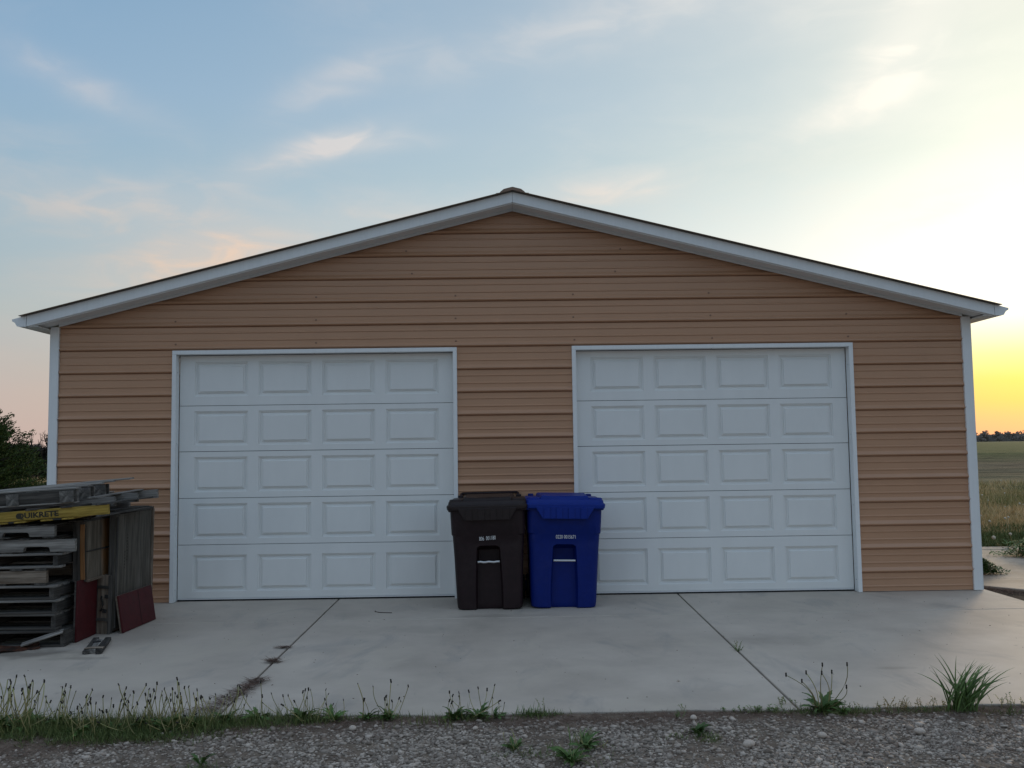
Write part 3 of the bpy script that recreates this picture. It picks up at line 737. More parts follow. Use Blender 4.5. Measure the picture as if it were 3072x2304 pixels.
P2 = pallet('grey pallet second from the bottom of the stack', (-3.555,-1.925,.127), (0,R(.3),R(-1)), 1.05, .9, .12, 'deck', WG, WD, sm=WD)
P3 = pallet('grey pallet third from the bottom of the stack', (-3.545,-1.93,.249), (0,0,R(1)), 1.05, .9, .104, 'deck', WG, WD, sm=WD)
P4 = pallet('grey pallet fourth from the bottom, right under the pale stringer pallet', (-3.57,-1.93,.355), (0,0,R(-.5)), 1.08, .9, .105, 'deck', WG, WD, sm=WD)
P5 = pallet('pallet with a pale knotty full length stringer, halfway up the stack', (-3.635,-1.92,.462), (0,0,R(.5)), 1.0, .9, .130, 'string', WD, WD, ntop=6, dt=.018, sm=WL)
P6 = pallet('thin grey pallet right above the pale stringer pallet', (-3.52,-1.92,.594), (0,R(-.4),R(1)), 1.05, .9, .112, 'deck', WG, WG, over=.03, sm=WD)
P7 = pallet('grey pallet with notched stringer sticking out furthest right, below the topmost notched pallet', (-3.42,-1.925,.708), (0,R(-.3),R(-.6)), 1.10, .9, .112, 'string', WD, WD, notch=True, dt=.010, sm=WG, back=.14)
P8 = pallet('grey pallet with notched stringer, right under the yellow pallet', (-3.575,-1.93,.822), (0,R(-.5),R(.8)), 1.10, .9, .105, 'string', WD, WD, notch=True, dt=.012, sm=WG)
P9 = pallet('yellow painted pallet lettered on its stringer, tilted on the stack', (-3.16,-1.95,.986), (0,R(-3.7),R(.6)), 1.15, .95, .098, 'string', WD, WD, ntop=5, dt=.012, sm=WY)
inst('stencil_lettering', text_mesh('QUIKRETE', .056, BLACKINK, .0004, .0022, 1.22), P9, (-.530, -.0005, .048))
MB().tube([(-.672,.0012,.050),(-.672,-.0012,.050)], .022, 14).build('ink_blotch', BLACKINK, P9)
MB().tube([(-.415,-.0006,.058),(-.405,-.0006,.046),(-.40,-.0006,.036)], .0016, 4).build('ink_stroke', BLACKINK, P9)
P10 = pallet('grey pallet whose three stringer ends stick out right, under the topmost pallet', (-3.25,-1.62,1.038), (R(1.5),R(-3.6),R(-2.0)), 1.15, .86, .088, 'string', WG, WD, ntop=5, dt=.012, over=.13, bottom=False, sm=WG)
# its splintered lower boards, running out to the left
inst('bottom_board', board_mesh(.95,.10,.010,WG,9), P10, (-.62,-.20,-.004), (0,R(.6),R(4)))
inst('bottom_board', board_mesh(.80,.09,.010,WG,8), P10, (-.42,-.10,.008), (0,R(-1.2),R(10)))
WGL = wood('pale_weathered_wood', (.19,.18,.165), (.34,.32,.29))
P11 = pallet('weathered grey pallet lying tilted on top of the stack with a small yellow tag', (-3.49,-1.78,1.088), (R(1.0),R(-3.0),R(7)), 1.15, .86, .105, 'string', WG, WD, ntop=0, dt=.012, bottom=False, sm=WD)
for k in range(5):      # long top boards run along the stringers
    inst('deck_board', board_mesh(1.16+.05*(k == 4), .12, .014, WGL if k in (0,2,4) else WG, 10+k), P11, (-.575+.035*k+(.04 if k == 4 else 0), .07+.19*k, .103+.002*k), (0,R(-.4*k),R(-.4*k)))
for yy in (.02, .42, .82):
    inst('end_block', board_mesh(.14,.10,.088,WG,3), P11, (-.06,yy+.03,.046), (0,0,R(90)))
    inst('end_block', board_mesh(.12,.09,.088,WG,3), P11, (-.46,yy+.03,.046), (0,0,R(90)))
    inst('end_block', board_mesh(.12,.09,.088,WG,4), P11, (-.92,yy+.03,.046), (0,0,R(90)))
    inst('bottom_board', board_mesh(1.12,.10,.012,WGL if yy < .1 else WG,15), P11, (-.56,yy+.03,-.004))
MB().box(-.50,-.47,-.004,-.001,.055,.08).build('tag', TAG, P11)
for bx_ in (-.30,-.46,-.66,-.80): inst('bottom_board', board_mesh(.90,.09,.012,WY,6), P9, (bx_,.44,.004), (0,0,R(90)))
ls = inst('loose_slat', board_mesh(.31,.045,.012,WG,5)); ls.location = (-3.635,-1.955,.075); ls.rotation_euler = (R(25),R(-17),R(6))
props(ls, 'loose grey broken slat slanting across the front of the lowest pallet', 'slat')
rs = thing('rusty_sheet', 'rusty brown scrap sheet lying on the slab in front of the lowest pallet', 'scrap sheet', (-3.95,-2.09,.002), (0,0,R(30)))
RUST = mat('rusty_metal', (.10,.035,.018), .8, .2, vary=.4, vscale=14, col2=(.03,.02,.016))
mb = MB(); mb.v = [(-.25+.5*i/8, -.06+.12*j, .006+.010*math.sin(i*1.6+j)+.012*j) for j in (0,1) for i in range(9)]+[(-.25+.5*i/8, -.06+.12*j, .002+.010*math.sin(i*1.6+j)+.012*j) for j in (0,1) for i in range(9)]
mb.f = [(i,i+1,i+10,i+9) for i in range(8)]+[(18+i,18+i+9,18+i+10,18+i+1) for i in range(8)]+[(i,18+i,19+i,i+1) for i in range(8)]+[(9+i,10+i,28+i,27+i) for i in range(8)]
mb.build('sheet_metal', RUST, rs).scale = (1.3,1.3,1.3)

# upright panels and crate on the right of the stack (their faces look to +x)
def side_box(y0, y1, z0, z1, th_, m, parent, name='panel', x=0, lean=0):
    """plate in the yz plane, local origin parent; grain runs up"""
    L_ = z1-z0; w = y1-y0
    o = inst(name, board_mesh(L_, w, th_, m, 20), parent, (x, (y0+y1)/2, (z0+z1)/2), (0, R(90)+lean, 0)); return o
crate = thing('plywood_crate', 'tall weathered plywood crate standing on edge beside the pallets', 'crate', (-3.325,-1.43,.001), (0,R(.6),R(-2.0)))
mbp = MB(); mbp.box(-.012, 0, .0, .69, .02, .955); mbp.build('plywood_side', PLY, crate)
mbp = MB(); mbp.box(-.055,-.043,.0,.69,.02,.955); mbp.build('plywood_side', PLY, crate)
inst('edge_frame', board_mesh(.96,.040,.03,WD,1), crate, (-.030,.0,.48), (0,R(90),R(90)))
inst('edge_frame', board_mesh(.96,.040,.02,WD,2), crate, (-.030,.69,.48), (0,R(90),R(90)))
inst('corner_strip', board_mesh(.96,.028,.016,WL,2), crate, (.009,.70,.48), (0,R(90),0))
inst('corner_strip', board_mesh(.90,.022,.012,WD,2), crate, (.006,.012,.49), (0,R(90),0))
for k, (zz, yy, ll, rz) in enumerate(((.965,.33,.74,88),(.978,.38,.66,91),(.989,.30,.58,86))):
    inst('top_board', board_mesh(ll,.17-.02*k,.012,WD,30+k), crate, (-.085+.012*k, yy, zz), (0,0,R(rz)))
for k in range(9):
    MB().box(.0003,.0012,.20+.007*(k % 3),.222+.006*(k % 2),.56+.026*k,.572+.026*k).build('stencil_mark', BLACKINK, crate)
for k in range(6):
    MB().box(.0003,.0012,.165,.178+.005*(k % 2),.50+.026*k,.511+.026*k).build('stencil_mark', BLACKINK, crate)
rp_ = thing('red_panel', 'dark red painted panel leaning low against the plywood crate', 'panel', (-3.245,-1.455,.003), (0,R(-9),R(-3.5)))
mbp = MB(); mbp.box(0,.014,0,.60,0,.30); mbp.build('painted_board', WR, rp_, bevel=.002)
mbp = MB(); mbp.box(-.016,-.001,0.001,.60,0,.302); mbp.build('bare_back', WL, rp_, bevel=.002)
MB().box(.0145,.016,.335,.338,.004,.296).build('board_joint', DARK, rp_)
rc_ = thing('red_panel', 'tall dark red panel standing against the pallet ends under the two part plywood box', 'panel', (-3.470,-1.79,.003), (0,R(.8),R(-1)))
mbp = MB(); mbp.box(0,.015,0,.325,0,.47); mbp.build('painted_board', WR, rc_, bevel=.002)
mbp = MB(); mbp.box(-.014,-.001,0,.325,0,.47); mbp.build('bare_back', WD, rc_, bevel=.002)
dd_ = thing('rope_handled_box', 'narrow wooden box end with rope handle and two cleats between the red panels', 'box', (-3.40,-1.455,.001), (0,R(.8),R(-9)))
inst('end_board', board_mesh(.47,.105,.016,WL,40), dd_, (0,0,.236), (0,R(90),R(90)))
for sx in (-1,1): inst('side_rail', board_mesh(.475,.022,.024,WD,41), dd_, (sx*.060,-.010,.238), (0,R(90),0))
for zz in (.115,.375): inst('cleat', board_mesh(.115,.022,.018,WD,42), dd_, (0,-.016,zz), (R(90),0,0))
rope = MB().tube([(-.01,-.012,.300),(.0,-.034,.290),(.014,-.038,.262),(.016,-.036,.235),(.008,-.036,.205),(-.006,-.030,.190),(-.012,-.010,.187)], .0075, 7).build('rope_handle', ROPE, dd_, smooth=True)
for zz in (.303,.186): MB().box(-.022,.010,-.022,-.008,zz-.014,zz+.014).build('bolt_plate', DARK, dd_, rot=(0,R(8),0), bevel=.003)
bb = thing('two_part_box', 'shallow plywood box in two halves with orange stained edge, propped above the red panel', 'box', (-3.425,-1.70,.455), (0,R(-1),R(-3)))
for z0, z1 in ((0,.232),(.240,.470)):
    mb = MB(); mb.box(-.010,0,0,.50,z0,z1); o = mb.build('plywood_face', PLYB, bb); o.data = o.data
    # orange stain sits at the far end: flip coordinates so x of the material is along y
inst('orange_strip', board_mesh(.43,.032,.016,ORW,3), bb, (-.022,-.022,.235), (0,R(90),R(90)))
inst('edge_board', board_mesh(.47,.10,.014,WD,3), bb, (-.062,.004,.235), (0,R(90),R(90)))
inst('edge_board', board_mesh(.47,.10,.014,WD,4), bb, (-.062,.497,.235), (0,R(90),R(90)))
inst('bottom_rail', board_mesh(.50,.022,.010,WL,4), bb, (.004,.25,.006), (R(90),0,R(90)))
inst('seam_rail', board_mesh(.49,.012,.008,WD,4), bb, (.003,.25,.236), (R(90),0,R(90)))
inst('box_lid', board_mesh(.54,.13,.012,WD,5), bb, (-.065,.23,.478), (0,0,R(90)))
inst('box_lid', board_mesh(.36,.11,.010,WG,6), bb, (-.055,.30,.490), (R(3),0,R(84)))
# small plank piece on the slab
sp = thing('wood_offcut', 'small grey wooden offcut with a knot hole lying alone on the slab', 'offcut', (-3.215,-1.965,.002), (0,0,R(0)))
ax = math.atan2(.50,-.14)
for k, off_ in enumerate((-.047,.0,.047)):
    inst('strip', board_mesh(.50 if k != 1 else .40, .044, .024, (WD,WG,WD)[k], 50+k), sp, (off_, -.02*(k == 1), .014), (0,0,ax))
inst('cross_piece', board_mesh(.13,.05,.006,WL,53), sp, (.045,-.16,.030), (0,0,R(8)))
MB().tube([(-.03,.06,.028),(-.03,.06,.0325)], .030, 12).build('knot_hole', DARK, sp)

# ================================================================== gravel (real stones)
ico = bmesh.new(); bmesh.ops.create_icosphere(ico, subdivisions=1, radius=1)
iv = np.array([v.co[:] for v in ico.verts]); fi = np.array([[v.index for v in f.verts] for f in ico.faces]); ico.free()
def stones(name, XY, size, m, zfun, sink=.25, tint=None):
    n = len(XY); nv = len(iv)
    S = size[:,None]*rng.uniform([.75,.55,.22],[1.25,.95,.50],(n,3))
    j = 1+rng.uniform(-.34,.30,(n,nv,1)); P = iv[None]*j*S[:,None,:]
    # tilt then spin
    a = rng.normal(0,.35,n); ca, sa = np.cos(a)[:,None], np.sin(a)[:,None]
    y_ = P[:,:,1]*ca-P[:,:,2]*sa; z_ = P[:,:,1]*sa+P[:,:,2]*ca
    b = rng.uniform(0,2*np.pi,n); cb, sb = np.cos(b)[:,None], np.sin(b)[:,None]
    x2 = P[:,:,0]*cb-y_*sb; y2 = P[:,:,0]*sb+y_*cb
    base = zfun(XY[:,0], XY[:,1])+S[:,2]*(1-2*sink)*.9
    V = np.stack([x2+XY[:,0:1], y2+XY[:,1:2], z_+base[:,None]], 2).reshape(-1,3)
    F = (fi[None]+(np.arange(n)*nv)[:,None,None]).reshape(-1,3)
    t_ = rng.beta(1.5,2.1,n) if tint is None else tint
    T = np.repeat(t_, nv)
    return link(bpy.data.objects.new(name, np_mesh(name, V, None, F, m, T)))
def edge_y(x):       # where loose gravel begins, further out on the weedy left
    return np.interp(x, [-6,-3.0,-2.3,-1.5,-.9,.3,1.2,2.2,3,6], [-4.55,-4.40,-4.22,-4.02,-3.93,-3.97,-3.95,-3.93,-3.92,-3.92])
n = 105000
XY = np.stack([rng.uniform(-3.6,3.6,n), rng.uniform(-5.3,-3.80,n)], 1)
dpt = edge_y(XY[:,0])-XY[:,1]
pn = vnoise(XY[:,0],XY[:,1],3.0,1)*.6+vnoise(XY[:,0],XY[:,1],9,2)*.4
keep = rng.uniform(0,1,n) < np.clip(dpt/.22+.20,.05,1)*np.clip((pn-.23)*3.2,.30,1)
XY = XY[keep]; sz = np.clip(rng.lognormal(math.log(.0072),.46,len(XY)),.0035,.028)
st_ = stones('gravel', XY, sz, GRAV, gzv); props(st_, 'pale limestone gravel spread before the concrete slab', 'gravel', kind='stuff')
n = 9000
XY2 = np.stack([rng.uniform(-6.8,6.8,n), rng.uniform(-8.8,-3.95,n)], 1)
k2 = (np.abs(XY2[:,0]) > 3.6) | (XY2[:,1] < -5.3); XY2 = XY2[k2]
st2 = stones('gravel', XY2, np.clip(rng.lognormal(math.log(.018),.4,len(XY2)),.01,.045), GRAV, gzv); props(st2, 'coarser pale gravel around the edges of the lot', 'gravel', kind='stuff')
# a few stones big enough to point at
for (x, y, s_, lb) in ((.87,-4.0,.027,'round white stone at the slab edge, right of centre'), (1.05,-4.43,.036,'large grey stone in the gravel below the dandelion on the right'),
                       (-.95,-4.05,.026,'pale stone in the gravel near the left joint'), (1.95,-4.30,.034,'angular pale stone in the gravel below the orange weeds'), (.939,-3.235,.012,'tiny pebble lying alone on the concrete slab'),
                       (2.72,-4.22,.036,'large grey stone in the gravel at the far right'), (1.45,-4.32,.030,'flat grey stone in the gravel between the two big weeds'), (-.30,-4.08,.020,'white stone among the pebbles left of centre')):
    V = iv*(1+rng.uniform(-.15,.15,(len(iv),1)))*np.array([s_*1.1, s_*.85, s_*.72])
    me = np_mesh('stone', V, None, fi, GRAV, np.full(len(iv), .80)); 
    o = link(bpy.data.objects.new('stone', me)); o.location = (x, y, (.000 if y > -3.7 else float(gzv(np.array([x]),np.array([y]))[0]))+s_*.5); o.rotation_euler = (0,0,rng.uniform(0,6))
    sub = o.modifiers.new('round', 'SUBSURF'); sub.levels = sub.render_levels = 2
    props(o, lb, 'stone')
# dead thatch over the soil strip
n = 26000
x = rng.uniform(-3.6,3.6,n); y = edge_y(x)+rng.normal(.05,.12,n); k_ = (y < np.where(x < -1, -3.79, -3.845)); x = x[k_]; y = y[k_]; n = len(x)
P = np.stack([x, y, gzv(x,y)+.004], 1)
o = blade_obj('dead_grass', P, rng.uniform(.02,.075,n), rng.uniform(.0012,.0026,n), rng.uniform(1.25,1.52,n), DRY, droop=.02); props(o, 'dead brown grass thatch on the soil by the slab', 'dead grass', kind='stuff')
# thin dry stalks and leaf bits lying among the stones
n = 9000
x = rng.uniform(-3.6,3.6,n); y = rng.uniform(-5.0,-3.9,n); k_ = vnoise(x,y,2.6,12)*.6+vnoise(x,y,8,13)*.4 > .46; x = x[k_]; y = y[k_]; n = len(x)
o = blade_obj('dry_litter', np.stack([x, y, gzv(x,y)+.010], 1), rng.uniform(.02,.07,n), rng.uniform(.0012,.003,n), rng.uniform(1.15,1.5,n), DRY, droop=.02); props(o, 'dry stalks and litter lying among the gravel stones', 'litter', kind='stuff')
# taller yellow green grass mixed through the dandelions on the left
n = 6500
x = np.concatenate([rng.uniform(-3.5,-1.7,n-1500), rng.uniform(-1.7,-.1,1500)]); y = rng.normal(-3.90,.07,n)-np.where(x < -1.7, .05, 0); k_ = (y < np.where(x < -1, -3.79, -3.845)) & (vnoise(x,y,5,21) > np.where(x < -1.7, .44, .55)); x = x[k_]; y = y[k_]; n = len(x)
o = blade_obj('tall_weeds', np.stack([x, y, gzv(x,y)], 1), rng.uniform(.03,.105,n), rng.uniform(.0018,.004,n), rng.uniform(.05,.55,n), GRASSG, tint=rng.beta(2,2,n)); props(o, 'yellow green grass growing up through the dandelions on the left', 'grass', kind='stuff')
# green ground cover along the slab edge
xs_, ys_ = [], []
for (cx, cy, rx_, ry_, nn) in ((-2.75,-3.95,.62,.17,9500), (-2.15,-4.02,.45,.13,8000), (-1.65,-3.90,.30,.09,2500), (-1.2,-3.83,.28,.06,900), (-.85,-3.80,.18,.05,450), (-.3,-3.84,.22,.06,700), (.03,-3.80,.16,.05,500),
                       (1.30,-3.82,.22,.035,450), (1.70,-3.86,.24,.07,900), (2.2,-3.86,.30,.04,400), (.85,-4.24,.16,.06,600), (.22,-4.45,.16,.16,900), (-.09,-4.42,.11,.05,400), (-1.6,-4.55,.14,.05,300), (2.7,-3.9,.3,.05,400), (-3.6,-4.0,.5,.25,1800)):
    xs_.append(rng.normal(cx, rx_*.5, nn)); ys_.append(rng.normal(cy, ry_*.5, nn))
x = np.concatenate(xs_); y = np.concatenate(ys_)-.06; y = np.minimum(y, np.where(x < -1, -3.785, -3.84))
k_ = rng.uniform(0,1,len(x)) < np.clip((vnoise(x,y,7,4)*.6+vnoise(x,y,22,9)*.4-.30)*3.4, .04, 1); x = x[k_]; y = y[k_]; n = len(x)
P = np.stack([x, y, gzv(x,y)], 1)
o = blade_obj('low_grass', P, rng.uniform(.015,.055,n), rng.uniform(.002,.005,n), rng.uniform(.2,1.2,n), GRASSG, tint=rng.beta(1.3,3,n)); props(o, 'low green grass and weeds creeping along the slab edge', 'grass', kind='stuff')

# ================================================================== dandelions
def leaf_mesh(seed):
    rnd = random.Random(seed); mb = MB(); L_ = .1; k = 9
    cen = []; 
    for i in range(k+1):
        t = i/k; w = .014*math.sin(math.pi*min(1, t*1.05)**1.3)*(1 if i % 2 else .55)+.001
        cx = L_*t; cz = .045*math.sin(t*1.9)-.01*t; cen.append((cx, cz, w))
    vs_ = []
    for cx, cz, w in cen: vs_ += [(cx-.2*w, -w, cz+.15*w), (cx, 0, cz-.002), (cx-.2*w, w, cz+.15*w)]
    mb.add(vs_, [(3*i+j, 3*i+j+1, 3*i+j+4, 3*i+j+3) for i in range(k) for j in (0,1)])
    return mb
def dandelion_leaves(nleaf, size, rnd):
    mb = MB()
    for k in range(nleaf):
        a = rnd.uniform(0, 2*math.pi); s_ = size*rnd.uniform(.5,1.1)*10; lift = rnd.uniform(-.25,.9)
        Mx = Matrix.Rotation(a, 4, 'Z') @ Matrix.Rotation(-lift*.6, 4, 'Y') @ Matrix.Rotation(rnd.uniform(-.5,.5), 4, 'X') @ Matrix.Scale(s_, 4)
        lm = LEAFM[k % len(LEAFM)]; mb.add([Mx @ Vector(p) for p in lm.v], lm.f)
    return mb
LEAFM = [leaf_mesh(i) for i in range(4)]
def stem_meshes(m, n=7):
    out = []
    for i in range(n):
        rnd = random.Random(100+i); L_ = 1.0; bend = rnd.uniform(.05,.45); s2 = rnd.uniform(-.15,.15)
        pts = []
        for k in range(8):
            t = k/7; pts.append((bend*math.sin(t*1.5)*.8, s2*math.sin(t*3), L_*t*(1-.12*bend*t)))
        out.append((pts[-1], MB().tube(pts, [.012,.012,.0115,.011,.0105,.010,.010,.010], 5).mesh('stem', m, True)))
    return out
STEMS = stem_meshes(STEM)
hm = MB(); hm.loft([[(math.cos(t*math.pi/4)*q, math.sin(t*math.pi/4)*q, z) for t in range(8)] for z, q in ((-.010,.002),(-.006,.0055),(0,.0062),(.006,.005),(.012,.0065),(.015,.003))])
HEADME = hm.mesh('seed_head', HEAD, True)
hm2 = MB(); hm2.loft([[(math.cos(t*math.pi/3)*q, math.sin(t*math.pi/3)*q, z) for t in range(6)] for z, q in ((-.006,.002),(0,.004),(.008,.0036),(.014,.0015))]); HEADME2 = hm2.mesh('seed_head', HEAD, True)
def dandelion(x, y, nst, hmin, hmax, spread, nleaf, lsize, label, group, z=None, seed=0, lean_dir=None, bendy=1.0):
    rnd = random.Random(seed*31+5)
    if z is None: y -= .075 if x < -1.6 else .055
    zz = float(gzv(np.array([x]), np.array([y]))[0]) if z is None else z
    t = thing('dandelion_plant', label, 'dandelion', (x, y, zz), (0,0,0), group)
    if nleaf: dandelion_leaves(int(nleaf*1.5), lsize*1.15, rnd).build('leaves', LEAF, t, fix=False)
    for k in range(nst):
        tip, me = rnd.choice(STEMS); h = rnd.uniform(hmin, hmax)*1.12; a = rnd.uniform(0, 2*math.pi); lean = abs(rnd.gauss(0, .16))*bendy
        if rnd.random() < .12: lean += .7*bendy
        s_ = inst('stem', me, t, (rnd.gauss(0, spread), rnd.gauss(0, spread*(.9 if x < -1.6 else .5)), 0), (0, lean, a), (h*1.0, h*1.0, h))
        s_.scale = (max(.15, h), max(.15, h), h)
        hd = inst('seed_head', HEADME if rnd.random() < .65 else HEADME2, s_, tip, (rnd.uniform(-.4,.4), rnd.uniform(-.4,.4), 0)); q = rnd.uniform(.52,.82)
        hd.scale = (q/max(.15,h), q/max(.15,h), q*1.1/h)
    return t
DG = 'dandelions gone to seed along the slab edge'
dl = [(-2.86,-3.92,17,.15,.25,.075,22,.10,'dense tall dandelion clump furthest left at the slab edge'),
      (-2.72,-3.86,15,.14,.245,.070,20,.10,'dense tall dandelion clump, second from the left, with pale green stems'),
      (-2.55,-3.84,11,.12,.23,.06,14,.09,'tall dandelion clump leaning right, third from the left'),
      (-2.98,-4.02,8,.10,.19,.07,14,.10,'low dandelion clump cut by the left edge of the view'),
      (-2.38,-3.98,7,.10,.19,.05,12,.08,'thin dandelion clump with stems starting low in the gravel on the left'),
      (-2.22,-3.93,10,.11,.20,.06,14,.08,'dandelion clump with one taller stem, left of the bushy tangle'),
      (-2.07,-3.90,8,.13,.24,.05,12,.08,'dandelion clump with long straight thin stems before the tangle'),
      (-1.93,-3.93,16,.10,.21,.07,20,.10,'bushy tangled dandelion clump with arching pale stems'),
      (-1.80,-3.90,10,.13,.24,.06,14,.09,'dandelion clump right of the tangle with three tall straight stems'),
      (-1.66,-3.82,12,.09,.19,.045,14,.08,'dandelion clump growing through the dead grass at the left joint'),
      (-1.50,-3.80,3,.12,.25,.03,16,.09,'leafy dandelion with two long slanting stems right of the left joint'),
      (-1.25,-3.82,12,.10,.16,.06,18,.09,'dandelion cluster with a dozen short upright stems'),
      (-1.08,-3.83,5,.06,.13,.06,12,.08,'small dandelion with bent over stems right of the dozen stemmed cluster'),
      (-.90,-3.81,3,.10,.22,.03,12,.07,'dandelion with two long stems leaning left'),
      (-.78,-3.82,8,.10,.19,.03,14,.08,'dandelion with a fan of stems curving right'),
      (-.42,-3.85,6,.08,.16,.04,18,.08,'dandelion with short stems left of the brown bin line'),
      (-.29,-3.83,5,.12,.20,.03,12,.08,'dandelion with one tall forked looking stem near the middle'),
      (-.20,-3.84,3,.06,.12,.04,8,.07,'small dandelion with two low stems near the middle')]
for i, (x, y, ns, h0, h1, sp_, nl, ls_, lb) in enumerate(dl): dandelion(x, y, int(ns*(1.7 if x < -1.7 else 1.25)), h0, h1, sp_, nl, ls_, lb, DG, seed=i)
# the single dandelion on the right with long explicit stems
t = thing('dandelion_plant', 'large dandelion with seven long curving stems right of the right joint', 'dandelion', (1.60,-3.90,-.012), (0,0,0), DG)
dandelion_leaves(34, .13, random.Random(77)).build('leaves', LEAF, t, fix=False)
for (tx_, tz_, bx, bend) in ((-.215,.225,-.04,.05),(-.13,.19,-.03,.02),(-.105,.235,-.02,.02),(-.015,.275,.0,-.01),(-.02,.232,.02,.03),(.035,.236,.02,.012),(.12,.275,.02,.045),(.112,.155,.0,.05),(.06,.02,.02,-.05)):
    pts = [(bx+(tx_-bx)*s_+(-bend)*math.sin(math.pi*s_)*(-1), -.01*k_, tz_*(s_**.8)) for k_, s_ in enumerate([0,.12,.25,.4,.55,.7,.85,1])]
    s_ = MB().tube(pts, [.0030,.0028,.0026,.0024,.0022,.0020,.0020,.0019], 6).build('stem', STEM, t, smooth=True)
    if tz_ > .05: inst('seed_head', HEADME, s_, pts[-1], (0,0,0), (.8,.8,.95))
# small plants in the gravel
for i, (x, y, nl, sz_, lb) in enumerate(((.25,-4.42,22,.10,'leafy green weed in the gravel just right of centre'), (.16,-4.62,26,.12,'larger leafy weed at the bottom edge, right of centre'), (-.10,-4.42,22,.07,'small weed rosette with reddish stems in the gravel at the centre'),
                                         (.84,-4.24,26,.08,'low dark green weed mat in the gravel right of centre'), (-1.58,-4.56,12,.08,'green weed at the bottom edge on the left'), (1.70,-3.93,20,.07,'dark green ground weed at the foot of the big dandelion'))):
    t = thing('weed', lb, 'weed', (x, y, -.01), (0,0,0), 'small weeds growing in the gravel')
    dandelion_leaves(nl, sz_, random.Random(200+i)).build('leaves', LEAF, t, fix=False)
    if i in (0, 1, 2):
        for k in range(6):
            h = random.uniform(.06,.11); inst('stem', STEMS[k % 7][1], t, (random.gauss(0,.02), random.gauss(0,.01), 0), (0, random.uniform(.1,.6), random.uniform(0,6.3)), (.14,.14,h))
# grass tufts
def tuft(name, label, cat, loc, n_, lmin, lmax, w, lean, m, group=None, arch=.5, seed=0, spread=.03, bias=0):
    rnd = random.Random(seed); loc = (loc[0], loc[1]-(.05 if -3.85 < loc[1] < -3.6 else 0), loc[2]); t = thing(name, label, cat, loc, (0,0,0), group); ms = []
    for v in range(5):
        mb = MB(); k = 7; c = arch*rnd.uniform(.5,1.4); vs_ = []
        for i in range(k+1):
            s_ = i/k; wd = .5*(1-s_**2.2)*(.6+.4*min(1, s_*4)); xx = c*s_**2.0*.6; zz = s_*(1-.18*c*s_*s_)
            vs_ += [(xx+.06*wd, -wd, zz), (xx, 0, zz), (xx+.06*wd, wd, zz)]
        mb.add(vs_, [(3*i+j, 3*i+j+1, 3*i+j+4, 3*i+j+3) for i in range(k) for j in (0,1)])
        for vi in range(len(mb.v)): p = mb.v[vi]; mb.v[vi] = (p[0], p[1]*w/((lmin+lmax)/2), p[2])
        ms.append(mb.mesh('blade', m, False, fix=False))
    for k in range(n_):
        h = rnd.uniform(lmin, lmax); ln = abs(rnd.gauss(0, lean)); a = rnd.uniform(0, 2*math.pi)
        if bias and rnd.random() < bias: a = rnd.gauss(0, .7)
        inst('blade', ms[k % 5], t, (rnd.gauss(0, spread), rnd.gauss(0, spread*.7), 0), (0, ln, a), (h, h, h))
    return t
tuft('grass_clump', 'tall broad bladed green grass clump leaning right at the slab edge', 'grass clump', (2.37,-3.90,-.014), 125, .09, .36, .0066, .25, BLADE, arch=.72, seed=3, spread=.034, bias=.7)
tuft('grass_tuft', 'short upright green grass tuft at the slab edge near the middle', 'grass tuft', (.01,-3.80,-.012), 60, .03, .075, .004, .5, BLADE, seed=4, spread=.035)
tuft('grass_tuft', 'pale green upright grass tuft in the gravel right of centre', 'grass tuft', (.24,-4.36,-.012), 26, .05, .115, .006, .25, BLADE, seed=5, spread=.016)
tuft('grass_tuft', 'tiny grass sprig growing out of the right slab joint', 'grass tuft', (1.535,-2.42,-.01), 22, .04, .10, .004, .9, BLADE, seed=6, spread=.008)
tuft('grass_tuft', 'thin grass sprig in the gravel left of the round white stone', 'grass tuft', (.79,-3.95,-.012), 14, .03, .07, .003, .4, BLADE, seed=8, spread=.02)
# leafy stalks (orange weed and friends)
def stalks(name, label, loc, n_, h0, h1, wid, ml, seed, group=None, ls_=.008, dens=7):
    loc = (loc[0], loc[1]-(.065 if loc[1] < -3.6 else 0), loc[2])
    rnd = random.Random(seed); t = thing(name, label, 'weed', loc, (0,0,0), group)
    st = MB(); lf = MB()
    for k in range(n_):
        x0 = rnd.gauss(0, wid); y0 = rnd.gauss(0, .012); h = rnd.uniform(h0, h1); lx = rnd.uniform(-.5,.5)*h
        if n_ <= 16: st = MB()
        pts = [(x0+lx*s_*s_, y0, h*s_) for s_ in (0,.35,.7,1)]; st.tube(pts, .0011, 4)
        if n_ <= 16: st.build('stalk', STEM, t)
        for j in range(dens):
            s_ = .35+.65*j/(dens-1); c = Vector((x0+lx*s_*s_, y0, h*s_)); a = rnd.uniform(0, 6.3); q = ls_*rnd.uniform(.6,1.2)
            d = Vector((math.cos(a), math.sin(a), rnd.uniform(-.2,.6))).normalized(); sd = d.cross(Vector((0,0,1))).normalized()*.42
            lf.add([c, c+(d*.5+sd)*q*1.3, c+d*q*1.7, c+(d*.5-sd)*q*1.3], [(0,1,2,3)])
    if n_ > 16: props(st.build('stalks', STEM, t), kind='stuff')
    lf.build('leaves', ml, t, fix=False); return t
stalks('orange_weed', 'low orange brown leafy weed spreading between the dandelion and the tall grass', (2.10,-3.815,-.012), 46, .03,.075,.12, ORL, 1)
stalks('leafy_weed', 'single small leafy weed sprig at the slab edge left of the orange weed', (1.78,-3.79,-.012), 4, .04,.06,.02, LEAF, 2)
stalks('leafy_weed', 'leafy dark stalks right of the tall grass clump', (2.66,-3.80,-.012), 16, .03,.085,.07, LEAF, 3)
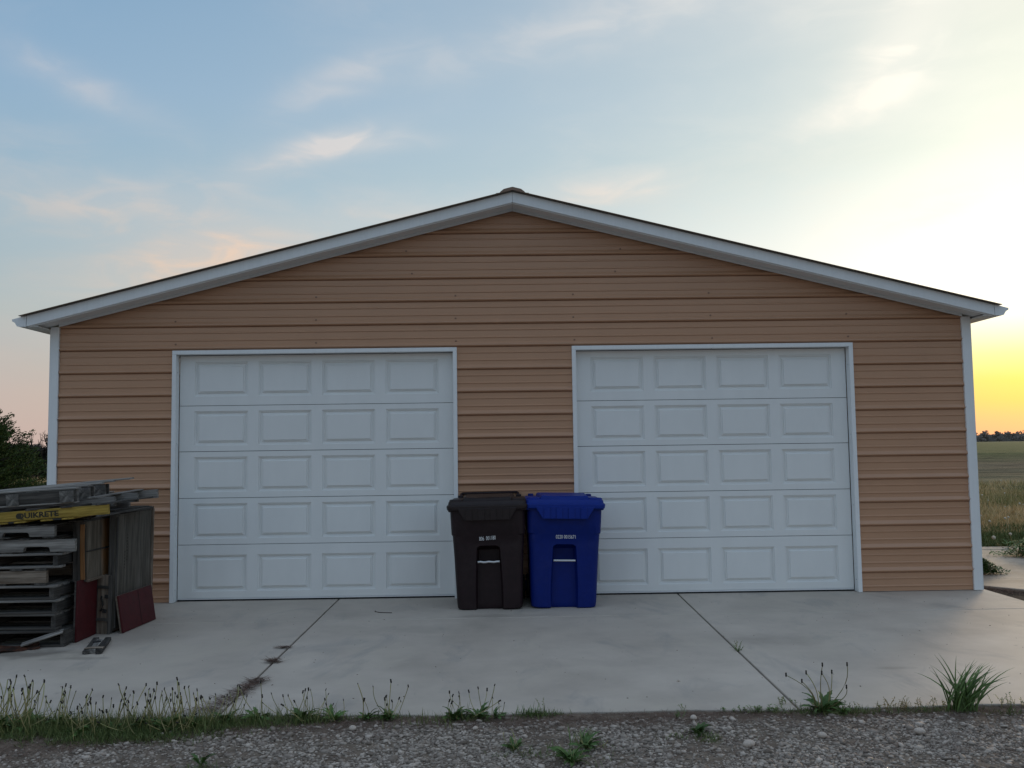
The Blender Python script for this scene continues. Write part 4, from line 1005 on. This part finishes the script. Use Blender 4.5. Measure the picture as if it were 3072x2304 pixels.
stalks('leafy_weed', 'small leafy stalk with round leaves beside the middle grass tuft', (.06,-3.79,-.012), 2, .08,.10,.008, LEAF, 4)
stalks('leafy_weed', 'leafy weed along the right joint where it meets the gravel', (1.44,-3.70,-.004), 9, .02,.05,.03, LEAF, 5)
stalks('leafy_weed', 'dark leafy mat with one upright bud left of the right joint', (1.27,-3.79,-.012), 26, .015,.035,.09, LEAF, 6, ls_=.010)
stalks('leafy_weed', 'leafy sprig at the slab edge close to the round white stone', (.84,-3.80,-.012), 3, .035,.055,.01, LEAF, 7)
stalks('joint_weed', 'small dark leafed sprig standing in the right slab joint', (1.522,-2.40,-.01), 3, .06,.085,.006, LEAF, 8)
stalks('leafy_weed', 'grey green leafy weed among the dandelions on the left', (-2.62,-3.88,-.012), 8, .05,.10,.05, LEAF, 9, ls_=.012)
# dead grass mats on the left joint
def mat_(label, pts, n_, L0, L1, up=.02):
    P = []
    for (cx, cy, rx_, ry_, w) in pts:
        k = int(n_*w); P.append(np.stack([rng.normal(cx, rx_, k), rng.normal(cy, ry_, k), rng.uniform(.001, up, k)], 1))
    P = np.concatenate(P); n = len(P)
    hd = rng.choice([0, math.pi], n)+rng.normal(0,.35,n)
    o = blade_obj('dead_grass_mat', P, rng.uniform(L0, L1, n), rng.uniform(.003,.006,n), rng.uniform(1.2,1.52,n), DRY, tint=rng.beta(.8,1.8,n), head=hd, droop=.01)
    return props(o, label, 'dead grass')
mat_('large mat of dead brown grass over the front end of the left joint', [(-1.715,-3.06,.030,.010,.14),(-1.715,-3.13,.026,.03,.16),(-1.735,-3.24,.028,.03,.16),(-1.745,-3.35,.030,.03,.14),(-1.78,-3.47,.035,.03,.14),(-1.80,-3.58,.035,.03,.12),(-1.83,-3.70,.06,.025,.18)], 800, .03,.075)
mat_('small tuft of dead grass on the left joint, nearer the camera', [(-1.745,-2.545,.020,.018,1)], 170, .03,.07)
mat_('smaller flat tuft of dead grass on the left joint, nearer the door', [(-1.775,-2.10,.024,.010,1)], 110, .03,.065, .012)
# hair-thin scuff on the slab: a curved twig
tw = MB().tube([(-1.305+.0,-.62,.004),(-1.30,-.66,.003),(-1.26,-.70,.003),(-1.20,-.725,.003),(-1.14,-.735,.003)], .0035, 5).build('twig', BARK); props(tw, 'thin curved twig on the slab before the left garage door', 'twig')
# debris flecks
n = 240
XYd = np.stack([rng.uniform(-3.4,4.3,n), rng.uniform(-3.65,-.3,n)], 1)
dbs = stones('grit', XYd, rng.uniform(.0025,.0065,n), SOILM, lambda a, b: np.zeros_like(a), .3, np.zeros(n)); props(dbs, 'scattered grit and leaf bits on the concrete slab', 'grit', kind='stuff')

# ================================================================== right of the garage
n = 6000
x = rng.uniform(4.64,6.6,n); y = .36-(x-4.64)*.9+rng.normal(0,.16,n)-.12
k_ = (y < .33-(x-4.72)*1.03+.04) & (y > -3.6); x = x[k_]; y = y[k_]; n = len(x)
P = np.stack([x, y, np.full(n, -.02)], 1)
o = blade_obj('dead_grass', P, rng.uniform(.02,.08,n), rng.uniform(.002,.005,n), rng.uniform(1.2,1.5,n), DRY, droop=.02); props(o, 'dead grass and bark litter in the dirt strip beside the slab', 'dead grass', kind='stuff')
def patch(label, cx, cy, rx_, ry_, h, nl, seed, fl=0):
    rnd = random.Random(seed); t = thing('weed_patch', label, 'weed patch', (cx, cy, -.004)); mb = MB()
    for k in range(nl):
        px, py = rnd.gauss(0, rx_*.36), rnd.gauss(0, ry_*.40); hh = h*rnd.uniform(.05,1)*max(.2, 1-(px/rx_)**2)
        c = Vector((px, py, hh)); a = rnd.uniform(0,6.3); q = rnd.uniform(.016,.036)
        d = Vector((math.cos(a), math.sin(a), rnd.uniform(-.5,.8))).normalized(); sd = d.cross(Vector((0,0,1))).normalized()*.4
        mb.add([c, c+(d*.5+sd)*q, c+d*q*1.5, c+(d*.5-sd)*q], [(0,1,2,3)])
    mb.build('leaves', LEAF, t, fix=False)
    P = np.stack([rng.normal(0,rx_*.5,150), rng.normal(-ry_*.6,ry_*.3,150), np.full(150,.002)], 1)
    o = blade_obj('dead_litter', P, rng.uniform(.03,.09,150), rng.uniform(.003,.006,150), rng.uniform(1.2,1.5,150), DRY, parent=t, droop=.02)
    for k in range(fl): inst('seed_puff', PUFFME, t, (rnd.gauss(0,rx_*.5), rnd.gauss(0,ry_*.4), h*1.05))
    return t
pm = MB(); pm.add([tuple(p) for p in iv*.028], [tuple(f) for f in fi]); PUFFME = pm.mesh('seed_puff', PUFF, True)
patch('low leafy weed patch growing from the path joint against the garage corner', 5.12, 1.10, .30, .10, .17, 3000, 1)
patch('wide leafy weed patch on the path further out, cut by the right edge', 6.86, 2.60, .66, .30, .21, 9000, 2, 3)
# grass verge and weedy field
def scatter(xa, xb, ya, yb_, n): return rng.uniform(xa, xb, n), rng.uniform(ya, yb_, n)
x, y = scatter(4.75,15,3.68,6.4,52000); n = len(x); h = rng.uniform(.05,.14,n)*(.5+vnoise(x,y,2,5))
o = blade_obj('green_verge', np.stack([x,y,np.full(n,-.03)],1), h, rng.uniform(.006,.012,n), rng.uniform(.1,.9,n), GRASSG, tint=rng.beta(1.5,3,n)); props(o, 'thick green grass verge behind the concrete path', 'grass', kind='stuff')
t_ = rng.uniform(0,1,95000); y = 5.4+t_**1.4*16.5; x = 4.9+rng.uniform(0,1,len(y))**1.25*(9+y*.95); n = len(x)
h = rng.uniform(.06,.24,n)*(.35+vnoise(x,y,1.1,6)); gt = np.clip(vnoise(x,y,.9,8)*.9+rng.normal(.12,.25,n),0,1)
o = blade_obj('field_weeds', np.stack([x,y,np.full(n,-.03)],1), h, rng.uniform(.004,.010,n)*(1+(y-5)/12), rng.uniform(.05,.7,n), GOLD, tint=gt); props(o, 'golden and green weeds covering the near part of the field', 'weeds', kind='stuff')
t_ = rng.uniform(0,1,220); y = 4.0+t_**1.1*16; x = (y+8.93)*rng.uniform(.40,.90,len(y))
P4, P3, PT = [], [], []
mbf = MB()
for a, b in zip(x, y):
    s_ = random.uniform(.010,.024); hh = random.uniform(.10,.26); mbf.add([(p[0]*s_+a, p[1]*s_+b, p[2]*s_+hh) for p in iv], [tuple(f) for f in fi]); mbf.tube([(a,b,-.03),(a+random.uniform(-.04,.04),b,hh)], .0013, 3, False)
o = mbf.build('seed_puffs', PUFF, fix=False); props(o, 'white dandelion seed puffs scattered over the field', 'seed heads', kind='stuff')
dandelion(6.90, 3.60, 3, .16, .22, .05, 8, .12, 'pale dandelion with a round seed puff at the far edge of the path', DG, z=-.01, seed=90)
pf = inst('seed_puff', PUFFME); pf.location = (6.91,3.58,.172); pf.scale = (.8,.8,.8); 
ps = MB().tube([(6.935,3.58,-.01),(6.925,3.58,.08),(6.91,3.58,.16)], .004, 5)
pth = thing('dandelion_puff', 'white round dandelion puff on a pale stem behind the path at the far right', 'dandelion', (0,0,0)); pf.parent = pth; ps.build('stem', STEM, pth)

# field furrows: low ridges in the bare middle distance
rb = MB()
for k in range(26):
    y0 = 26+k*2.6; z0 = -.03; rb_x0, rb_x1 = 8, 120
    nseg = 14; vs_ = []
    for i in range(nseg+1):
        xx = rb_x0+(rb_x1-rb_x0)*i/nseg; yy = y0+.08*xx; hh = .05+.03*math.sin(i*2.1+k*1.3)
        vs_ += [(xx, yy-.7, z0-.01), (xx, yy, z0+hh), (xx, yy+.7, z0-.01)]
    rb.add(vs_, [(3*i+j, 3*i+3+j, 3*i+4+j, 3*i+1+j) for i in range(nseg) for j in (0,1)])
o = rb.build('field_rows', GROUND); props(o, kind='structure')

# ================================================================== trees
def leaf_cloud(name, centres, radii, per, size, m, parent=None, squash=.8, tintf=None, up=0, dirs=None):
    Vs, Ts = [], []
    for ci, (c, r_) in enumerate(zip(centres, radii)):
        k = per; d = rng.normal(0,1,(k,3)); d /= np.linalg.norm(d,axis=1)[:,None]; rad = r_*rng.uniform(.25,1,k)**.6
        p = np.array(c)+d*rad[:,None]*np.array([1,1,squash])
        a = rng.normal(0,1,(k,3)); a[:,2] += up
        if dirs is not None:
            dd = np.array(dirs[ci]); a = a*.55+dd*1.3; p = p+dd*rng.uniform(-1,1.3,(k,1))*r_*.9
        a /= np.linalg.norm(a,axis=1)[:,None]; b = np.cross(a, rng.normal(0,1,(k,3))); b /= np.linalg.norm(b,axis=1)[:,None]
        s_ = size*rng.uniform(.5,1.4,k)[:,None]
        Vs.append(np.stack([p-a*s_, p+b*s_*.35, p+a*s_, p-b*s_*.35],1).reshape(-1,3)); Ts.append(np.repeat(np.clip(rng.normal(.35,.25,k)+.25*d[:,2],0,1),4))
    V = np.concatenate(Vs); T = np.concatenate(Ts); F = np.arange(len(V)).reshape(-1,4)
    o = link(bpy.data.objects.new(name, np_mesh(name, V, F, None, m, T)))
    if parent: o.parent = parent
    return o
def cedar(label, x, y, H_, rad, seed, nb=150):
    rnd = random.Random(seed); t = thing('cedar_tree', label, 'cedar', (x, y, -.03), (0,0,0), 'cedar trees left of the garage')
    MB().tube([(0,0,0),(.03,0,H_*.5),(0,.02,H_*.97)], [.14,.08,.015], 8).build('trunk', BARK, t)
    cs, rs_, ds_ = [], [], []
    lm = MB()
    for k in range(nb):
        s_ = (k+.5)/nb; z = H_*(.03+.95*s_); L_ = rad*(1-s_)**.95*rnd.uniform(.72,1.10)+.06; a = rnd.uniform(0,6.283); up_ = rnd.uniform(.10,.45)
        e = Vector((math.cos(a)*L_, math.sin(a)*L_, z+up_*L_*.6)); lm.tube([(0,0,z-.05), e*.5+Vector((0,0,z*.5-.04*L_)), e], [.02,.012,.004], 4, False)
        for q in (.40,.60,.78,.93):
            cs.append((e.x*q+rnd.gauss(0,.04), e.y*q+rnd.gauss(0,.04), z+up_*L_*.6*q*q+rnd.gauss(0,.05))); rs_.append(.07+.12*(1-q*.6)*(1-s_*.4)); ds_.append((math.cos(a), math.sin(a), .25+up_))
    lm.build('limbs', BARK, t)
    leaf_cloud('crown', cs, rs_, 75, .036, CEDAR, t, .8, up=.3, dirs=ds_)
    return t
cedar('dark green cedar at the left edge of the view beyond the pallets', -14.35, 14.0, 3.85, 2.95, 1, 620)
cedar('smaller dark cedar half hidden behind the big cedar', -17.4, 20.5, 3.6, 2.2, 2, 200)
def bare_tree(label, x, y, H_, seed, group=None, depth=6, name='bare_tree'):
    rnd = random.Random(seed); t = thing(name, label, 'bare tree', (x, y, -.03), (0,0,0), group)
    tk, br = MB(), MB()
    def grow(p, d, L_, r_, lv):
        mid = p+d*L_*.5+Vector((rnd.gauss(0,.05),rnd.gauss(0,.05),rnd.gauss(0,.03)))*L_; e = p+d*L_
        (tk if lv == 0 else br).tube([p, mid, e], [r_, r_*.85, r_*.7], 6 if lv < 2 else 4 if lv < 4 else 3, False)
        if lv >= depth: return
        for k in range(rnd.choice((2,3,3)) if lv < 4 else 3):
            nd = (d+Vector((rnd.gauss(0,.55),rnd.gauss(0,.55),rnd.gauss(.08,.3)))).normalized(); st_p = p+d*L_*rnd.uniform(.55,1)
            grow(st_p, nd, L_*rnd.uniform(.6,.82), max(.009, r_*.6), lv+1)
    grow(Vector((0,0,0)), Vector((0,0,1)), H_*.26, H_*.035, 0)
    tk.build('trunk', BARK, t, fix=False); br.build('branches', BARK, t, fix=False); return t
bare_tree('leafless spreading tree whose twigs show just left of the garage corner', -26.0, 45, 5.0, 5)
bare_tree('second leafless tree further left behind the brush', -31.5, 48, 4.2, 9)
# dark brush mass behind
for i, (bx, by, w_, h_, lb) in enumerate(((-26.8,45.5,2.4,2.75,'dark twiggy thicket behind the garage corner on the left'), (-30.0,46,2.2,2.6,'dark rounded thicket between the cedar and the bare tree'), (-33.5,47,2.6,3.2,'tall dark thicket mostly hidden behind the cedar'), (-38,48,3.0,3.6,'broad dark thicket at the far left'))):
    t = thing('thicket', lb, 'thicket', (bx, by, -.03), (0,0,0), 'dark thickets beyond the cedar')
    cs = [(random.uniform(-w_*.8,w_*.8), random.uniform(-.8,.8), random.uniform(.3,h_*.80)*(1-.25*abs(random.random()))) for _ in range(46)]
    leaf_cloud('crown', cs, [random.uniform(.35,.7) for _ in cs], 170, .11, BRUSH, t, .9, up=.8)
    mb = MB()
    for k in range(34):
        a, b = random.uniform(-w_,w_), random.uniform(-.6,.6); mb.tube([(a*.6,b,0),(a*.8+random.gauss(0,.1),b,h_*.5),(a+random.gauss(0,.3),b,h_*random.uniform(.8,1.08))], [.04,.025,.01], 4, False)
    mb.build('stems', BARK, t, fix=False)
# weeds and grass strips at the left
y = rng.uniform(16,42,26000); x = -5.5-rng.uniform(0,1,len(y))*(y*.95); n = len(x)
o = blade_obj('field_weeds', np.stack([x,y,np.full(n,-.03)],1), rng.uniform(.08,.35,n), rng.uniform(.015,.03,n), rng.uniform(.05,.8,n), GOLD, tint=np.clip(vnoise(x,y,.4,3)+rng.normal(0,.2,n),0,1)); props(o, 'golden weeds in the field beyond the cedar on the left', 'weeds', kind='stuff')
# far tree line
cs, rs_ = [], []
for k in range(620):
    a = R(-50+100*k/619)+random.gauss(0,.002); D_ = 1750+random.uniform(-60,60); s_ = random.uniform(.88,1.06)+.05*math.sin(k*.35)
    for j in range(4):
        cs.append((math.sin(a)*D_+random.gauss(0,3), math.cos(a)*D_+random.gauss(0,6), 2.0+random.uniform(0,14)*s_)); rs_.append(random.uniform(3.0,5.4))
o = leaf_cloud('distant_treeline', cs, rs_, 60, 1.7, FAR, None, .8, up=.6); props(o, 'low dark tree line along the horizon beyond the field', 'tree line', kind='stuff')
mb = MB(); pts = []
for k in range(90):
    a = R(-50+100*k/89); pts.append((math.sin(a)*1765, math.cos(a)*1765))
mb.v = [(px, py, -.03) for px, py in pts]+[(px, py, 12+1.0*math.sin(i*1.7)) for i, (px, py) in enumerate(pts)]+[(px*1.03, py*1.03, -.03) for px, py in pts]
mb.f = [(i,i+1,91+i,90+i) for i in range(89)]+[(90+i,91+i,181+i,180+i) for i in range(89)]
o = mb.build('wooded_bank', FAR); props(o, kind='structure')
# no haze in the air: the far trees' colour is paled in its place
